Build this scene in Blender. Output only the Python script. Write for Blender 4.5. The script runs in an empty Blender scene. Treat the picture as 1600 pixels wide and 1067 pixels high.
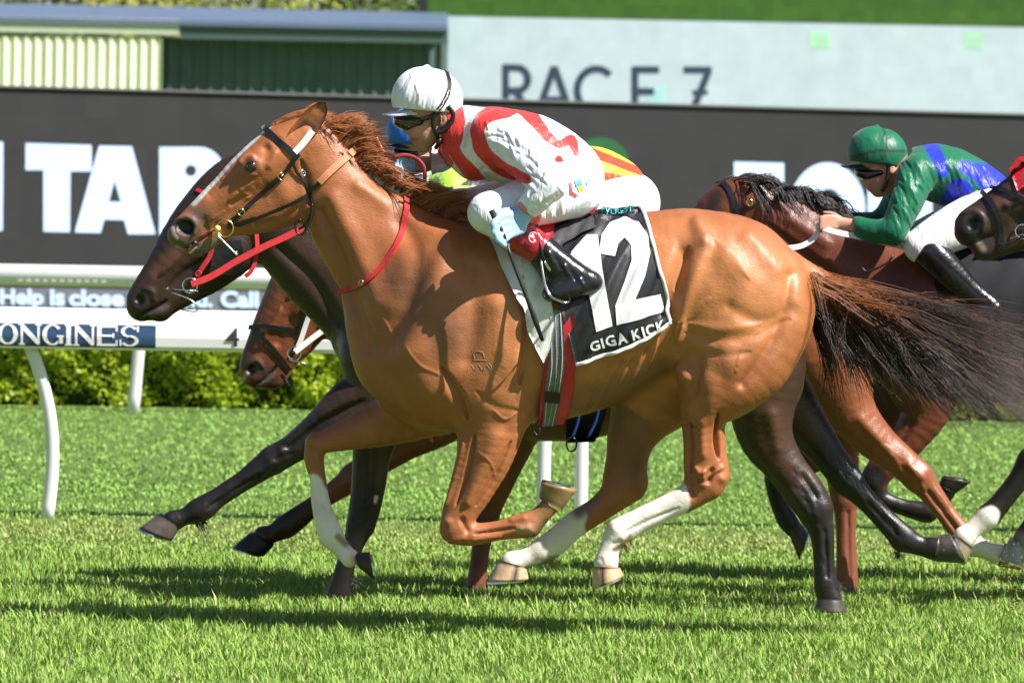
import bpy, bmesh, math, random
import numpy as np
from mathutils import Vector, Matrix
from mathutils.bvhtree import BVHTree
rng = np.random.default_rng(7); random.seed(7)
SC = bpy.context.scene; COL = SC.collection
# ---------------------------------------------------------------- camera
FPX = 8696.0; CAMH = 1.61; PITCH = math.atan(233.5/FPX); ROLL = math.radians(1.0)
cam = bpy.data.cameras.new('camera'); camo = bpy.data.objects.new('camera', cam); COL.objects.link(camo)
RM = Matrix.Rotation(math.pi/2-PITCH, 3, 'X') @ Matrix.Rotation(ROLL, 3, 'Z')
camo.matrix_world = Matrix.Translation((0, 0, CAMH)) @ RM.to_4x4()
cam.sensor_width = 36; cam.lens = FPX*36/1600; cam.clip_start = 0.5; cam.clip_end = 2000
cam.dof.use_dof = True; cam.dof.focus_distance = 19.9; cam.dof.aperture_fstop = 7.5
SC.camera = camo
RN = np.array(RM); CP = np.array([0, 0, CAMH])
# ---------------------------------------------------------------- light
SUN_DIR = Vector((0.78, -0.46, 1.0)).normalized()      # towards the sun: right, behind the camera, up
w = bpy.data.worlds.new("World"); SC.world = w; w.use_nodes = True
nt = w.node_tree; nt.nodes.clear()
sky = nt.nodes.new('ShaderNodeTexSky'); sky.sky_type = 'NISHITA'; sky.sun_disc = False
sky.sun_elevation = math.asin(SUN_DIR.z); sky.sun_rotation = math.atan2(SUN_DIR.x, SUN_DIR.y)
bg = nt.nodes.new('ShaderNodeBackground'); bg.inputs[1].default_value = 0.05
ou = nt.nodes.new('ShaderNodeOutputWorld'); nt.links.new(sky.outputs[0], bg.inputs[0]); nt.links.new(bg.outputs[0], ou.inputs[0])
sl = bpy.data.lights.new('sun', 'SUN'); sl.energy = 5.0; sl.angle = math.radians(0.5); sl.color = (1, 0.955, 0.91)
so = bpy.data.objects.new('sun', sl); COL.objects.link(so)
so.rotation_euler = SUN_DIR.to_track_quat('Z', 'Y').to_euler()
SC.view_settings.view_transform = 'Standard'; SC.view_settings.look = 'None'
SC.view_settings.exposure = 0.92; SC.view_settings.gamma = 1
# ---------------------------------------------------------------- pixel <-> world
def at(px, py, Y):
    d = RN @ np.array([(px-800)/FPX, -(py-533.5)/FPX, -1.0])
    return CP + d*(Y/d[1])
def ray(px, py):
    d = RN @ np.array([(px-800)/FPX, -(py-533.5)/FPX, -1.0]); return d/np.linalg.norm(d)
def toPx(P):
    q = (np.asarray(P)-CP) @ RN
    return 800+FPX*q[:, 0]/-q[:, 2], 533.5-FPX*q[:, 1]/-q[:, 2]
def gz(px, py):          # ground point under a pixel
    d = ray(px, py); return CP + d*(-CAMH/d[2])
# ---------------------------------------------------------------- objects
def tag(o, label=None, cat=None, group=None, kind=None):
    if label: o['label'] = label
    if cat: o['category'] = cat
    if group: o['group'] = group
    if kind: o['kind'] = kind
    return o
def empty(name, loc, label, cat, group=None):
    o = bpy.data.objects.new(name, None); COL.objects.link(o); o.location = Vector(loc); o.empty_display_size = .1
    return tag(o, label, cat, group)
def par(o, p):
    o.parent = p
    if p is not None:
        q = p; M = Vector((0, 0, 0))
        while q is not None: M += q.location; q = q.parent
        o.location = -M if o.get('_w') else o.location
    return o
def meshobj(name, V, Fs, mat=None, parent=None, smooth=True, mats=None, midx=None):
    """V in world coordinates; the object keeps the identity offset of its parent"""
    me = bpy.data.meshes.new(name)
    V = np.asarray(V, dtype=np.float64).reshape(-1, 3)
    org = np.zeros(3)
    if parent is not None:
        q = parent
        while q is not None: org = org + np.array(q.location); q = q.parent
    else: org = V.mean(0) if len(V) else org
    me.from_pydata((V-org).tolist(), [], Fs.tolist() if isinstance(Fs, np.ndarray) else Fs)
    o = bpy.data.objects.new(name, me); COL.objects.link(o)
    if parent is not None: o.parent = parent
    else: o.location = Vector(org)
    for m in (mats or ([mat] if mat else [])): me.materials.append(m)
    if midx is not None: me.polygons.foreach_set('material_index', np.asarray(midx, dtype=np.int32))
    me.polygons.foreach_set('use_smooth', [smooth]*len(me.polygons))
    me.update()
    return o
def vcol(o, C, name='Col'):
    a = o.data.color_attributes.new(name, 'FLOAT_COLOR', 'POINT')
    C = np.concatenate([C, np.ones((len(C), 1))], 1).astype(np.float32)
    a.data.foreach_set('color', C.ravel())
# ---------------------------------------------------------------- materials
def nodes(name):
    m = bpy.data.materials.new(name); m.use_nodes = True; t = m.node_tree
    return m, t, t.nodes['Principled BSDF'], t.nodes.new, t.links.new
def mat(name, col, rough=.5, spec=.5, var=.12, vscale=30, bump=0, bscale=60, metal=0, coat=0, sheen=0, emit=0, attr=None, stretch=None, trans=0):
    m, t, b, N, L = nodes(name)
    tc = N('ShaderNodeTexCoord'); src = tc.outputs['Object']
    if stretch:
        mp = N('ShaderNodeMapping'); mp.inputs['Scale'].default_value = stretch; L(src, mp.inputs[0]); src = mp.outputs[0]
    n = N('ShaderNodeTexNoise'); n.inputs['Scale'].default_value = vscale; n.inputs['Detail'].default_value = 5; L(src, n.inputs['Vector'])
    mr = N('ShaderNodeMapRange'); mr.inputs[1].default_value = .3; mr.inputs[2].default_value = .7
    mr.inputs[3].default_value = 1-var; mr.inputs[4].default_value = 1+var; L(n.outputs[0], mr.inputs[0])
    mx = N('ShaderNodeVectorMath'); mx.operation = 'SCALE'; L(mr.outputs[0], mx.inputs['Scale'])
    if attr:
        a = N('ShaderNodeAttribute'); a.attribute_name = attr; L(a.outputs['Color'], mx.inputs[0])
    else: mx.inputs[0].default_value = col[:3]
    L(mx.outputs[0], b.inputs['Base Color'])
    b.inputs['Roughness'].default_value = rough; b.inputs['Specular IOR Level'].default_value = spec
    b.inputs['Metallic'].default_value = metal; b.inputs['Coat Weight'].default_value = coat; b.inputs['Coat Roughness'].default_value = .15
    b.inputs['Sheen Weight'].default_value = sheen
    if trans: b.inputs['Transmission Weight'].default_value = trans
    if emit: L(mx.outputs[0], b.inputs['Emission Color']); b.inputs['Emission Strength'].default_value = emit
    if bump:
        n2 = N('ShaderNodeTexNoise'); n2.inputs['Scale'].default_value = bscale; n2.inputs['Detail'].default_value = 4; L(src, n2.inputs['Vector'])
        bp = N('ShaderNodeBump'); bp.inputs['Distance'].default_value = bump; bp.inputs['Strength'].default_value = 1
        L(n2.outputs[0], bp.inputs['Height']); L(bp.outputs[0], b.inputs['Normal'])
    return m
M = {}
M['white'] = mat('white_paint', (.8, .8, .8), .35, .5, .03, 4)
M['leather_black'] = mat('black_leather', (.012, .012, .014), .35, .5, .2, 60, .0006, 200)
M['leather_red'] = mat('red_leather', (.55, .035, .04), .45, .4, .12, 40, .0005, 200)
M['leather_tan'] = mat('tan_rubber', (.62, .24, .12), .6, .3, .1, 60, .001, 300)
M['steel'] = mat('steel', (.75, .75, .75), .18, .5, .05, 30, metal=1)
M['brass'] = mat('brass', (.8, .6, .25), .25, .5, .05, 30, metal=1)
M['whiteweb'] = mat('white_webbing', (.8, .8, .77), .6, .3, .05, 60, .0005, 300)
# ---------------------------------------------------------------- curves and tubes
def crom(P, n):
    """Catmull-Rom resampling of rows of P, n pieces per segment"""
    P = np.asarray(P, float); out = []
    Q = np.vstack([2*P[0]-P[1], P, 2*P[-1]-P[-2]])
    for i in range(1, len(Q)-2):
        for t in np.arange(n)/n:
            a, b, c, d = Q[i-1:i+3]
            out.append(.5*((2*b)+(c-a)*t+(2*a-5*b+4*c-d)*t*t+(3*b-3*c+d-a)*t**3))
    out.append(P[-1]); return np.array(out)
def resample(P, step):
    P = np.asarray(P, float); s = np.r_[0, np.cumsum(np.linalg.norm(np.diff(P[:, :2 if P.shape[1] == 2 else 3], axis=0), axis=1))]
    n = max(2, int(s[-1]/step)+1); u = np.linspace(0, s[-1], n)
    return np.stack([np.interp(u, s, P[:, k]) for k in range(P.shape[1])], 1)
def frames(P, up=None):
    T = np.gradient(P, axis=0); T /= np.linalg.norm(T, axis=1)[:, None]+1e-12
    if up is None:
        up = np.array([0.3, 1, .2]); 
    U = np.broadcast_to(up, P.shape)
    B = np.cross(T, U); B /= np.linalg.norm(B, axis=1)[:, None]+1e-12
    N = np.cross(B, T); return T, N, B
class MB:
    def __init__(s): s.V = []; s.F = []; s.n = 0; s.mi = []
    def add(s, V, F, mi=0):
        V = np.asarray(V, float); s.V.append(V); s.F += [tuple(int(i)+s.n for i in f) for f in F]; s.mi += [mi]*len(F); s.n += len(V)
    def tube(s, P, r, k=8, flat=1.0, up=None, cap=True, mi=0, closed=False):
        P = np.asarray(P, float); r = np.broadcast_to(np.asarray(r, float), (len(P),))
        if closed:
            T = np.roll(P, -1, 0)-np.roll(P, 1, 0); T /= np.linalg.norm(T, axis=1)[:, None]
            U = np.broadcast_to(np.array([0.3, 1, .2]) if up is None else up, P.shape); B = np.cross(T, U); B /= np.linalg.norm(B, axis=1)[:, None]; N = np.cross(B, T)
        else: T, N, B = frames(P, up)
        a = np.arange(k)*2*math.pi/k
        V = P[:, None]+r[:, None, None]*(np.cos(a)[None, :, None]*B[:, None]+flat*np.sin(a)[None, :, None]*N[:, None])
        n = len(P); F = []
        for i in range(n if closed else n-1):
            for j in range(k):
                a0 = i*k+j; a1 = i*k+(j+1) % k; b0 = ((i+1) % n)*k+j; b1 = ((i+1) % n)*k+(j+1) % k
                F.append((a0, b0, b1, a1))
        if cap and not closed: F += [tuple(range(k)), tuple(reversed(range((n-1)*k, n*k)))]
        s.add(V.reshape(-1, 3), F, mi)
    def ribbon(s, P, W, hw, th, mi=0):
        """P points, W unit cross vectors, hw half width, th thickness along normal"""
        P = np.asarray(P, float); T = np.gradient(P, axis=0); T /= np.linalg.norm(T, axis=1)[:, None]+1e-12
        N = np.cross(T, W); N /= np.linalg.norm(N, axis=1)[:, None]+1e-12
        hw = np.broadcast_to(np.asarray(hw, float), (len(P),))[:, None]
        a = P-W*hw-N*th/2; b = P+W*hw-N*th/2; c = P+W*hw+N*th/2; d = P-W*hw+N*th/2
        V = np.stack([a, b, c, d], 1).reshape(-1, 3); F = []
        for i in range(len(P)-1):
            for j in range(4):
                F.append((i*4+j, i*4+(j+1) % 4, i*4+4+(j+1) % 4, i*4+4+j))
        F += [(3, 2, 1, 0), tuple(range(len(V)-4, len(V)))]
        s.add(V, F, mi)
    def box(s, lo, hi, mi=0):
        x0, y0, z0 = lo; x1, y1, z1 = hi
        V = [(x, y, z) for x in (x0, x1) for y in (y0, y1) for z in (z0, z1)]
        s.add(V, [(0, 1, 3, 2), (4, 6, 7, 5), (0, 4, 5, 1), (2, 3, 7, 6), (0, 2, 6, 4), (1, 5, 7, 3)], mi)
    def ell(s, c, r, R=None, nu=16, nv=10, mi=0):
        V = []; F = []
        for i in range(nv+1):
            th = math.pi*i/nv
            for j in range(nu):
                ph = 2*math.pi*j/nu; V.append((math.sin(th)*math.cos(ph)*r[0], math.sin(th)*math.sin(ph)*r[1], math.cos(th)*r[2]))
        for i in range(nv):
            for j in range(nu): F.append((i*nu+j, (i+1)*nu+j, (i+1)*nu+(j+1) % nu, i*nu+(j+1) % nu))
        V = np.array(V)
        if R is not None: V = V @ np.array(R).T
        s.add(V+np.array(c), F, mi)
    def build(s, name, mat=None, parent=None, smooth=True, mats=None):
        return meshobj(name, np.concatenate(s.V), s.F, mat, parent, smooth, mats, s.mi if mats else None)
def uvring(c, u, v, ru, rv, n=24):
    a = np.arange(n)*2*math.pi/n
    return np.asarray(c)+np.cos(a)[:, None]*np.asarray(u)*ru+np.sin(a)[:, None]*np.asarray(v)*rv
# ---------------------------------------------------------------- implicit body builder
class Field:
    def __init__(s, Y0, h, lo, hi):
        s.Y0 = Y0; s.h = h; s.lo = np.array(lo, float); s.n = np.ceil((np.array(hi)-s.lo)/h).astype(int)+1
        s.F = np.full(s.n, .5, np.float32)
        s.ax = [(s.lo[k]+h*np.arange(s.n[k])).astype(np.float32) for k in range(3)]
    def w(s, c):
        """(px,py,r_px,dy,halfwidth_m) -> world x,y,z,r,w"""
        px, py, r, dy, hw = c; Y = s.Y0+dy; p = at(px, py, Y); return [*p, r*Y/FPX, hw]
    def chain(s, pts, k=.02, sub=4, world=False, grow=0, sign=1):
        W = np.array(pts if world else [s.w(c) for c in pts], float)
        if len(W) > 1 and sub > 1: W = crom(W, sub)
        W[:, 3:] += grow
        mg = k+2.5*s.h
        lo = (W[:, :3]-np.stack([W[:, 3], np.maximum(W[:, 4], .0), W[:, 3]], 1)*1.0).min(0)-mg; hi = (W[:, :3]+np.stack([W[:, 3], W[:, 4], W[:, 3]], 1)).max(0)+mg
        i0 = np.clip(np.floor((lo-s.lo)/s.h).astype(int), 0, s.n-1); i1 = np.clip(np.ceil((hi-s.lo)/s.h).astype(int)+1, 1, s.n)
        if (i1 <= i0).any(): return
        G = np.full(i1-i0, .5, np.float32)
        segs = [(W[i], W[i+1]) for i in range(len(W)-1)] or [(W[0], W[0]+1e-6)]
        for a, b in segs:
            R = max(a[3], b[3])+mg; Rw = max(a[4], b[4])+mg
            l = np.minimum(a[:3], b[:3])-[R, Rw, R]; u = np.maximum(a[:3], b[:3])+[R, Rw, R]
            j0 = np.clip(np.floor((l-s.lo)/s.h).astype(int), i0, i1-1); j1 = np.clip(np.ceil((u-s.lo)/s.h).astype(int)+1, i0+1, i1)
            X = s.ax[0][j0[0]:j1[0], None, None]-np.float32(a[0]); Y = s.ax[1][None, j0[1]:j1[1], None]-np.float32(a[1]); Z = s.ax[2][None, None, j0[2]:j1[2]]-np.float32(a[2])
            d = (b-a).astype(np.float32); L = float(d[0]**2+d[1]**2+d[2]**2)+1e-12
            t = np.clip((X*d[0]+Y*d[1]+Z*d[2])/L, 0, 1)
            r = np.float32(a[3])+d[3]*t; ww = np.float32(a[4])+d[4]*t
            q = np.sqrt(((X-d[0]*t)**2+(Z-d[2]*t)**2)/(r*r)+((Y-d[1]*t)/ww)**2)
            D = (q-1)*np.minimum(r, ww)
            sl = tuple(slice(j0[k2]-i0[k2], j1[k2]-i0[k2]) for k2 in range(3))
            G[sl] = np.minimum(G[sl], D)
        S = tuple(slice(i0[k2], i1[k2]) for k2 in range(3)); A = s.F[S]
        if sign > 0:
            if k > 0:
                hh = np.clip(k-np.abs(A-G), 0, None)/k; s.F[S] = np.minimum(A, G)-hh*hh*k*.25
            else: s.F[S] = np.minimum(A, G)
        else:
            G = -G; hh = np.clip(k-np.abs(A-G), 0, None)/max(k, 1e-6); s.F[S] = np.maximum(A, G)+hh*hh*k*.25
    def cut(s, p, n, R=.11):
        """remove what lies in front of a plane, within R of the point p"""
        n = np.array(n, float); n /= np.linalg.norm(n)
        D = ((s.ax[0][:, None, None]-p[0])*n[0]+(s.ax[1][None, :, None]-p[1])*n[1]+(s.ax[2][None, None, :]-p[2])*n[2]).astype(np.float32)
        near = (s.ax[0][:, None, None]-p[0])**2+(s.ax[1][None, :, None]-p[1])**2+(s.ax[2][None, None, :]-p[2])**2 < R*R
        s.F = np.where(near, np.maximum(s.F, D), s.F)
    def sample(s, P):
        g = (P-s.lo)/s.h; i = np.clip(np.floor(g).astype(int), 0, s.n-2); f = g-i; v = 0
        for a in (0, 1):
            for b in (0, 1):
                for c in (0, 1):
                    wgt = (f[:, 0] if a else 1-f[:, 0])*(f[:, 1] if b else 1-f[:, 1])*(f[:, 2] if c else 1-f[:, 2])
                    v = v+wgt*s.F[i[:, 0]+a, i[:, 1]+b, i[:, 2]+c]
        return v
    def mesh(s, relax=2):
        F = s.F; I = (F < 0)
        nx, ny, nz = F.shape
        act = np.zeros((nx-1, ny-1, nz-1), np.uint8)
        for a in (0, 1):
            for b in (0, 1):
                for c in (0, 1): act += I[a:nx-1+a, b:ny-1+b, c:nz-1+c]
        idx = np.argwhere((act > 0) & (act < 8)); del act
        acc = np.zeros((len(idx), 3)); cnt = np.zeros(len(idx))
        cor = {(a, b, c): F[idx[:, 0]+a, idx[:, 1]+b, idx[:, 2]+c] for a in (0, 1) for b in (0, 1) for c in (0, 1)}
        for k in range(3):
            o = [j for j in range(3) if j != k]
            for u in (0, 1):
                for v in (0, 1):
                    A = [0, 0, 0]; A[o[0]] = u; A[o[1]] = v; B = list(A); B[k] = 1
                    fa = cor[tuple(A)]; fb = cor[tuple(B)]; mk = (fa < 0) != (fb < 0)
                    t = np.where(mk, fa/(fa-fb+1e-20), 0)
                    P = np.tile(np.array(A, float), (len(idx), 1)); P[:, k] = t
                    acc += P*mk[:, None]; cnt += mk
        V = s.lo+(idx+acc/cnt[:, None])*s.h
        m = np.full((nx-1, ny-1, nz-1), -1, np.int32); m[idx[:, 0], idx[:, 1], idx[:, 2]] = np.arange(len(idx))
        Q = []
        for k in range(3):
            sl0 = [slice(1, -1)]*3; sl0[k] = slice(0, -1); sl1 = [slice(1, -1)]*3; sl1[k] = slice(1, None)
            a = I[tuple(sl0)]; b = I[tuple(sl1)]
            e = np.argwhere(a != b); 
            if not len(e): continue
            inside = a[e[:, 0], e[:, 1], e[:, 2]]
            off = np.ones(3, int); off[k] = 0; e = e+off
            o = [(k+1) % 3, (k+2) % 3]
            def cell(du, dv):
                c = e.copy(); c[:, o[0]] -= du; c[:, o[1]] -= dv; return m[c[:, 0], c[:, 1], c[:, 2]]
            q = np.stack([cell(1, 1), cell(0, 1), cell(0, 0), cell(1, 0)], 1)
            q[~inside] = q[~inside][:, ::-1]; Q.append(q)
        Q = np.concatenate(Q); Q = Q[(Q >= 0).all(1)]
        ed = np.concatenate([Q[:, [0, 1]], Q[:, [1, 2]], Q[:, [2, 3]], Q[:, [3, 0]]])
        deg = np.bincount(ed.ravel(), minlength=len(V))
        for it in range(relax):
            S = np.stack([np.bincount(ed[:, 0], V[ed[:, 1], j], len(V))+np.bincount(ed[:, 1], V[ed[:, 0], j], len(V)) for j in range(3)], 1)
            V = V*.4+.6*S/np.maximum(deg, 1)[:, None]
            e = s.h*.5
            g = np.stack([s.sample(V+np.eye(3)[j]*e)-s.sample(V-np.eye(3)[j]*e) for j in range(3)], 1)/(2*e)
            f = s.sample(V); V = V-np.clip(f/(np.sum(g*g, 1)+1e-3), -s.h, s.h)[:, None]*g
        s.V = V; s.Q = Q; s.ed = ed; s.deg = deg
        return V, Q
def vnormals(V, Q):
    n = np.cross(V[Q[:, 2]]-V[Q[:, 0]], V[Q[:, 3]]-V[Q[:, 1]]); N = np.zeros_like(V)
    for k in range(4):
        for j in range(3): N[:, j] += np.bincount(Q[:, k], n[:, j], len(V))
    return N/(np.linalg.norm(N, axis=1)[:, None]+1e-12)
def pdist(px, py, line):
    """distance in px of points to polyline, and distance normalised by the interpolated radius if rows have 3 entries"""
    L = np.asarray(line, float); best = np.full(len(px), 1e9)
    if len(L) == 1: L = np.vstack([L, L+1e-3])
    for a, b in zip(L[:-1], L[1:]):
        dx, dy = b[0]-a[0], b[1]-a[1]; t = np.clip(((px-a[0])*dx+(py-a[1])*dy)/(dx*dx+dy*dy+1e-9), 0, 1)
        r = a[2]+(b[2]-a[2])*t if L.shape[1] > 2 else 1
        best = np.minimum(best, np.hypot(px-a[0]-dx*t, py-a[1]-dy*t)/r)
    return best
def ss(x, a, b):
    t = np.clip((x-a)/(b-a), 0, 1); return t*t*(3-2*t)
def wob(P, f, seed=0):
    """cheap smooth noise in [-1,1]"""
    r = np.random.default_rng(seed); o = np.zeros(len(P))
    for i in range(7):
        k = r.normal(size=3); k *= f*(.6+1.1*r.random())/np.linalg.norm(k); o += np.sin(P@k+r.random()*6.28)
    return o/4.0
def sculpt(V, Q, strokes, Y0, amp=1.0):
    """strokes: (line px [(x,y,r)], amp mm, side) ; gaussian ridges (+) and grooves (-) raised along the normal on the side facing the stroke"""
    px, py = toPx(V); N = vnormals(V, Q); D = np.zeros(len(V))
    for line, a, side in strokes:
        ln = crom(line, 4) if len(line) > 2 else np.array(line, float)
        if len(line) > 2 and ln[:, 2].max() < 12: ln[:, 2] *= .22+.78*np.sin(np.linspace(0, math.pi, len(ln)))**.7
        q = pdist(px, py, ln); g = np.exp(-q*q*1.4)
        if side == 'n': g = g*ss(-N[:, 1], .0, .5)*(V[:, 1] < Y0+.02)
        elif side == 'f': g = g*ss(N[:, 1], .0, .5)
        elif side == 'fn': g = g*ss(-N[:, 1], .0, .5)*(V[:, 1] > Y0)
        elif side == 'b': g = g*ss(np.abs(N[:, 1]), .0, .5)
        D += a*.001*g
    return V+N*(D*amp)[:, None]
def bvh(V, Q): return BVHTree.FromPolygons([tuple(v) for v in V.tolist()], Q.tolist() if isinstance(Q, np.ndarray) else Q)
def hit(B, px, py):
    d = ray(px, py); r = B.ray_cast(Vector(CP), Vector(d))
    if r[0] is None: return None
    n = np.array(r[1]); 
    if n@d > 0: n = -n
    return np.array(r[0]), n
def lay(B, line, off, step=2.0, fallback=None, sm=2):
    """lay a pixel polyline on a surface: points and normals"""
    L = crom(line, 6) if len(line) > 2 else np.array(line, float)
    L = resample(L, step); P = []; N = []
    for x, y in L:
        h = hit(B, x, y)
        P.append(None if h is None else h[0]); N.append(None if h is None else h[1])
    ok = [i for i in range(len(P)) if P[i] is not None]
    if not ok: ok = []; P = [at(x, y, fallback) for x, y in L]; N = [np.array([0, -1, 0])]*len(L)
    else:
        dep = np.interp(range(len(P)), ok, [P[i][1] for i in ok])
        for i in range(len(P)):
            if P[i] is None:
                j = min(ok, key=lambda q: abs(q-i)); P[i] = at(L[i][0], L[i][1], dep[i]); N[i] = N[j]
    P = np.array(P); N = np.array(N)
    for _ in range(sm):
        Y = P.copy(); Y[1:-1] = (P[:-2]+2*P[1:-1]+P[2:])/4; P = Y
        Z = N.copy(); Z[1:-1] = (N[:-2]+2*N[1:-1]+N[2:])/4; N = Z/np.linalg.norm(Z, axis=1)[:, None]
    return P+N*off, N
def strap(name, B, line, hw, mat, parent, off=.004, th=.003, fallback=None, mb=None, step=2.5):
    P, N = lay(B, line, off, step, fallback, 3)
    T = np.gradient(P, axis=0); T /= np.linalg.norm(T, axis=1)[:, None]+1e-12
    W = np.cross(N, T); W /= np.linalg.norm(W, axis=1)[:, None]+1e-12
    m = mb or MB(); m.ribbon(P, W, hw, th)
    return None if mb else m.build(name, mat, parent, False)
def flatstrap(name, pts, Y, hw, m, parent, th=.004, n=6):
    c = crom(pts, n) if len(pts) > 2 else np.array(pts, float)
    P = np.array([at(x, y, Y) for x, y in c]); T = np.gradient(P, axis=0); T /= np.linalg.norm(T, axis=1)[:, None]
    W = np.cross(T, [0, 1, 0.]); W[:, 1] += .25; W /= np.linalg.norm(W, axis=1)[:, None]
    mb = MB(); mb.ribbon(P, W, hw, th); return mb.build(name, m, parent, False)
def flatpoly(polys, fn, step, thick=0.0):
    """polygons (lists of 2d pts, first outer ring; tessellated) mapped by fn(x,y)->3d, refined to step"""
    from mathutils.geometry import tessellate_polygon
    bm = bmesh.new()
    for rings in polys:
        if not hasattr(rings[0][0], '__len__'): rings = [rings]
        pts = [p for r in rings for p in r]
        vs = [bm.verts.new((p[0], p[1], 0)) for p in pts]
        for tri in tessellate_polygon([[Vector((p[0], p[1], 0)) for p in r] for r in rings]):
            try: bm.faces.new([vs[i] for i in tri])
            except ValueError: pass
    for _ in range(7):
        E = [e for e in bm.edges if e.calc_length() > step]
        if not E: break
        bmesh.ops.subdivide_edges(bm, edges=E, cuts=1, use_grid_fill=False)
        bmesh.ops.triangulate(bm, faces=[f for f in bm.faces if len(f.verts) > 3])
    V = np.array([v.co[:2] for v in bm.verts]); bm.verts.index_update(); F = [[v.index for v in f.verts] for f in bm.faces]; bm.free()
    return np.array([fn(x, y) for x, y in V]), F
def textrings(txt, bold=0.0, space=1.0, shear=0):
    """triangles of a text in em units from the built-in font -> V2, F"""
    c = bpy.data.curves.new('t', 'FONT'); c.body = txt; c.offset = bold; c.space_character = space; c.resolution_u = 6; c.shear = shear; c.fill_mode = 'FRONT'
    o = bpy.data.objects.new('t', c); COL.objects.link(o); dg = bpy.context.evaluated_depsgraph_get(); dg.update()
    me = o.evaluated_get(dg).to_mesh(); V = np.array([v.co[:2] for v in me.vertices]); F = [list(p.vertices) for p in me.polygons]
    o.evaluated_get(dg).to_mesh_clear(); bpy.data.objects.remove(o); bpy.data.curves.remove(c)
    return V, F
def textmap(txt, fn, bold=0, space=1.0, box=None, step=None, shear=0):
    """text fitted in box (x0,y0,x1,y1) with y down, mapped by fn"""
    V, F = textrings(txt, bold, space, shear)
    lo, hi = V.min(0), V.max(0); u = (V-lo)/(hi-lo)
    X = box[0]+u[:, 0]*(box[2]-box[0]); Y = box[3]-u[:, 1]*(box[3]-box[1])
    if step:
        bm = bmesh.new(); vs = [bm.verts.new((x, y, 0)) for x, y in zip(X, Y)]
        for f in F:
            try: bm.faces.new([vs[i] for i in f])
            except ValueError: pass
        bmesh.ops.triangulate(bm, faces=bm.faces[:])
        for _ in range(7):
            E = [e for e in bm.edges if e.calc_length() > step]
            if not E: break
            bmesh.ops.subdivide_edges(bm, edges=E, cuts=1); bmesh.ops.triangulate(bm, faces=[f for f in bm.faces if len(f.verts) > 3])
        X = [v.co.x for v in bm.verts]; Y = [v.co.y for v in bm.verts]; bm.verts.index_update(); F = [[v.index for v in f.verts] for f in bm.faces]; bm.free()
    return np.array([fn(x, y) for x, y in zip(X, Y)]), F
# ================================================================ setting
def ground_mat():
    m, t, b, N, L = nodes('turf')
    g = N('ShaderNodeNewGeometry'); sp = N('ShaderNodeSeparateXYZ'); L(g.outputs['Position'], sp.inputs[0])
    n1 = N('ShaderNodeTexNoise'); n1.inputs['Scale'].default_value = 3.0; n1.inputs['Detail'].default_value = 8; n1.inputs['Roughness'].default_value = .65
    mp = N('ShaderNodeMapping'); mp.inputs['Scale'].default_value = (1.6, .8, 1); L(g.outputs['Position'], mp.inputs[0]); L(mp.outputs[0], n1.inputs['Vector'])
    n2 = N('ShaderNodeTexNoise'); n2.inputs['Scale'].default_value = 45; n2.inputs['Detail'].default_value = 6; n2.inputs['Roughness'].default_value = .8; L(mp.outputs[0], n2.inputs['Vector'])
    add = N('ShaderNodeMath'); add.operation = 'MULTIPLY_ADD'; L(n2.outputs[0], add.inputs[0]); add.inputs[1].default_value = .75
    ml = N('ShaderNodeMath'); ml.operation = 'MULTIPLY'; L(n1.outputs[0], ml.inputs[0]); ml.inputs[1].default_value = .5; L(ml.outputs[0], add.inputs[2])
    cr = N('ShaderNodeValToRGB'); e = cr.color_ramp.elements
    e[0].position = .4; e[0].color = (.15, .26, .04, 1); e[1].position = .85; e[1].color = (.26, .38, .10, 1); L(add.outputs[0], cr.inputs[0])
    # pale worn strip along the running rail
    d = N('ShaderNodeMath'); d.operation = 'SUBTRACT'; L(sp.outputs['Y'], d.inputs[0]); d.inputs[1].default_value = 25.9
    ab = N('ShaderNodeMath'); ab.operation = 'ABSOLUTE'; L(d.outputs[0], ab.inputs[0])
    nw = N('ShaderNodeMath'); nw.operation = 'MULTIPLY_ADD'; L(n1.outputs[0], nw.inputs[0]); nw.inputs[1].default_value = -1.2; L(ab.outputs[0], nw.inputs[2])
    mr = N('ShaderNodeMapRange'); mr.inputs[1].default_value = -.2; mr.inputs[2].default_value = .7; mr.inputs[3].default_value = .62; mr.inputs[4].default_value = 0; L(nw.outputs[0], mr.inputs[0])
    mx = N('ShaderNodeMixRGB'); L(mr.outputs[0], mx.inputs[0]); L(cr.outputs[0], mx.inputs[1]); mx.inputs[2].default_value = (.28, .34, .09, 1)
    L(mx.outputs[0], b.inputs['Base Color']); b.inputs['Roughness'].default_value = .8; b.inputs['Specular IOR Level'].default_value = .2
    bp = N('ShaderNodeBump'); bp.inputs['Distance'].default_value = .05; L(n2.outputs[0], bp.inputs['Height']); L(bp.outputs[0], b.inputs['Normal'])
    return m
nx, ny = 24, 40
gy = np.concatenate([np.linspace(-60, 14, 6), np.linspace(15, 45, 24), np.linspace(60, 900, 10)]); gx = np.linspace(-600, 600, nx)
V = [(x, y, 0) for y in gy for x in gx]
Fs = [(j*nx+i, j*nx+i+1, (j+1)*nx+i+1, (j+1)*nx+i) for j in range(len(gy)-1) for i in range(nx-1)]
tag(meshobj('ground', V, Fs, ground_mat()), kind='structure')

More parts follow.
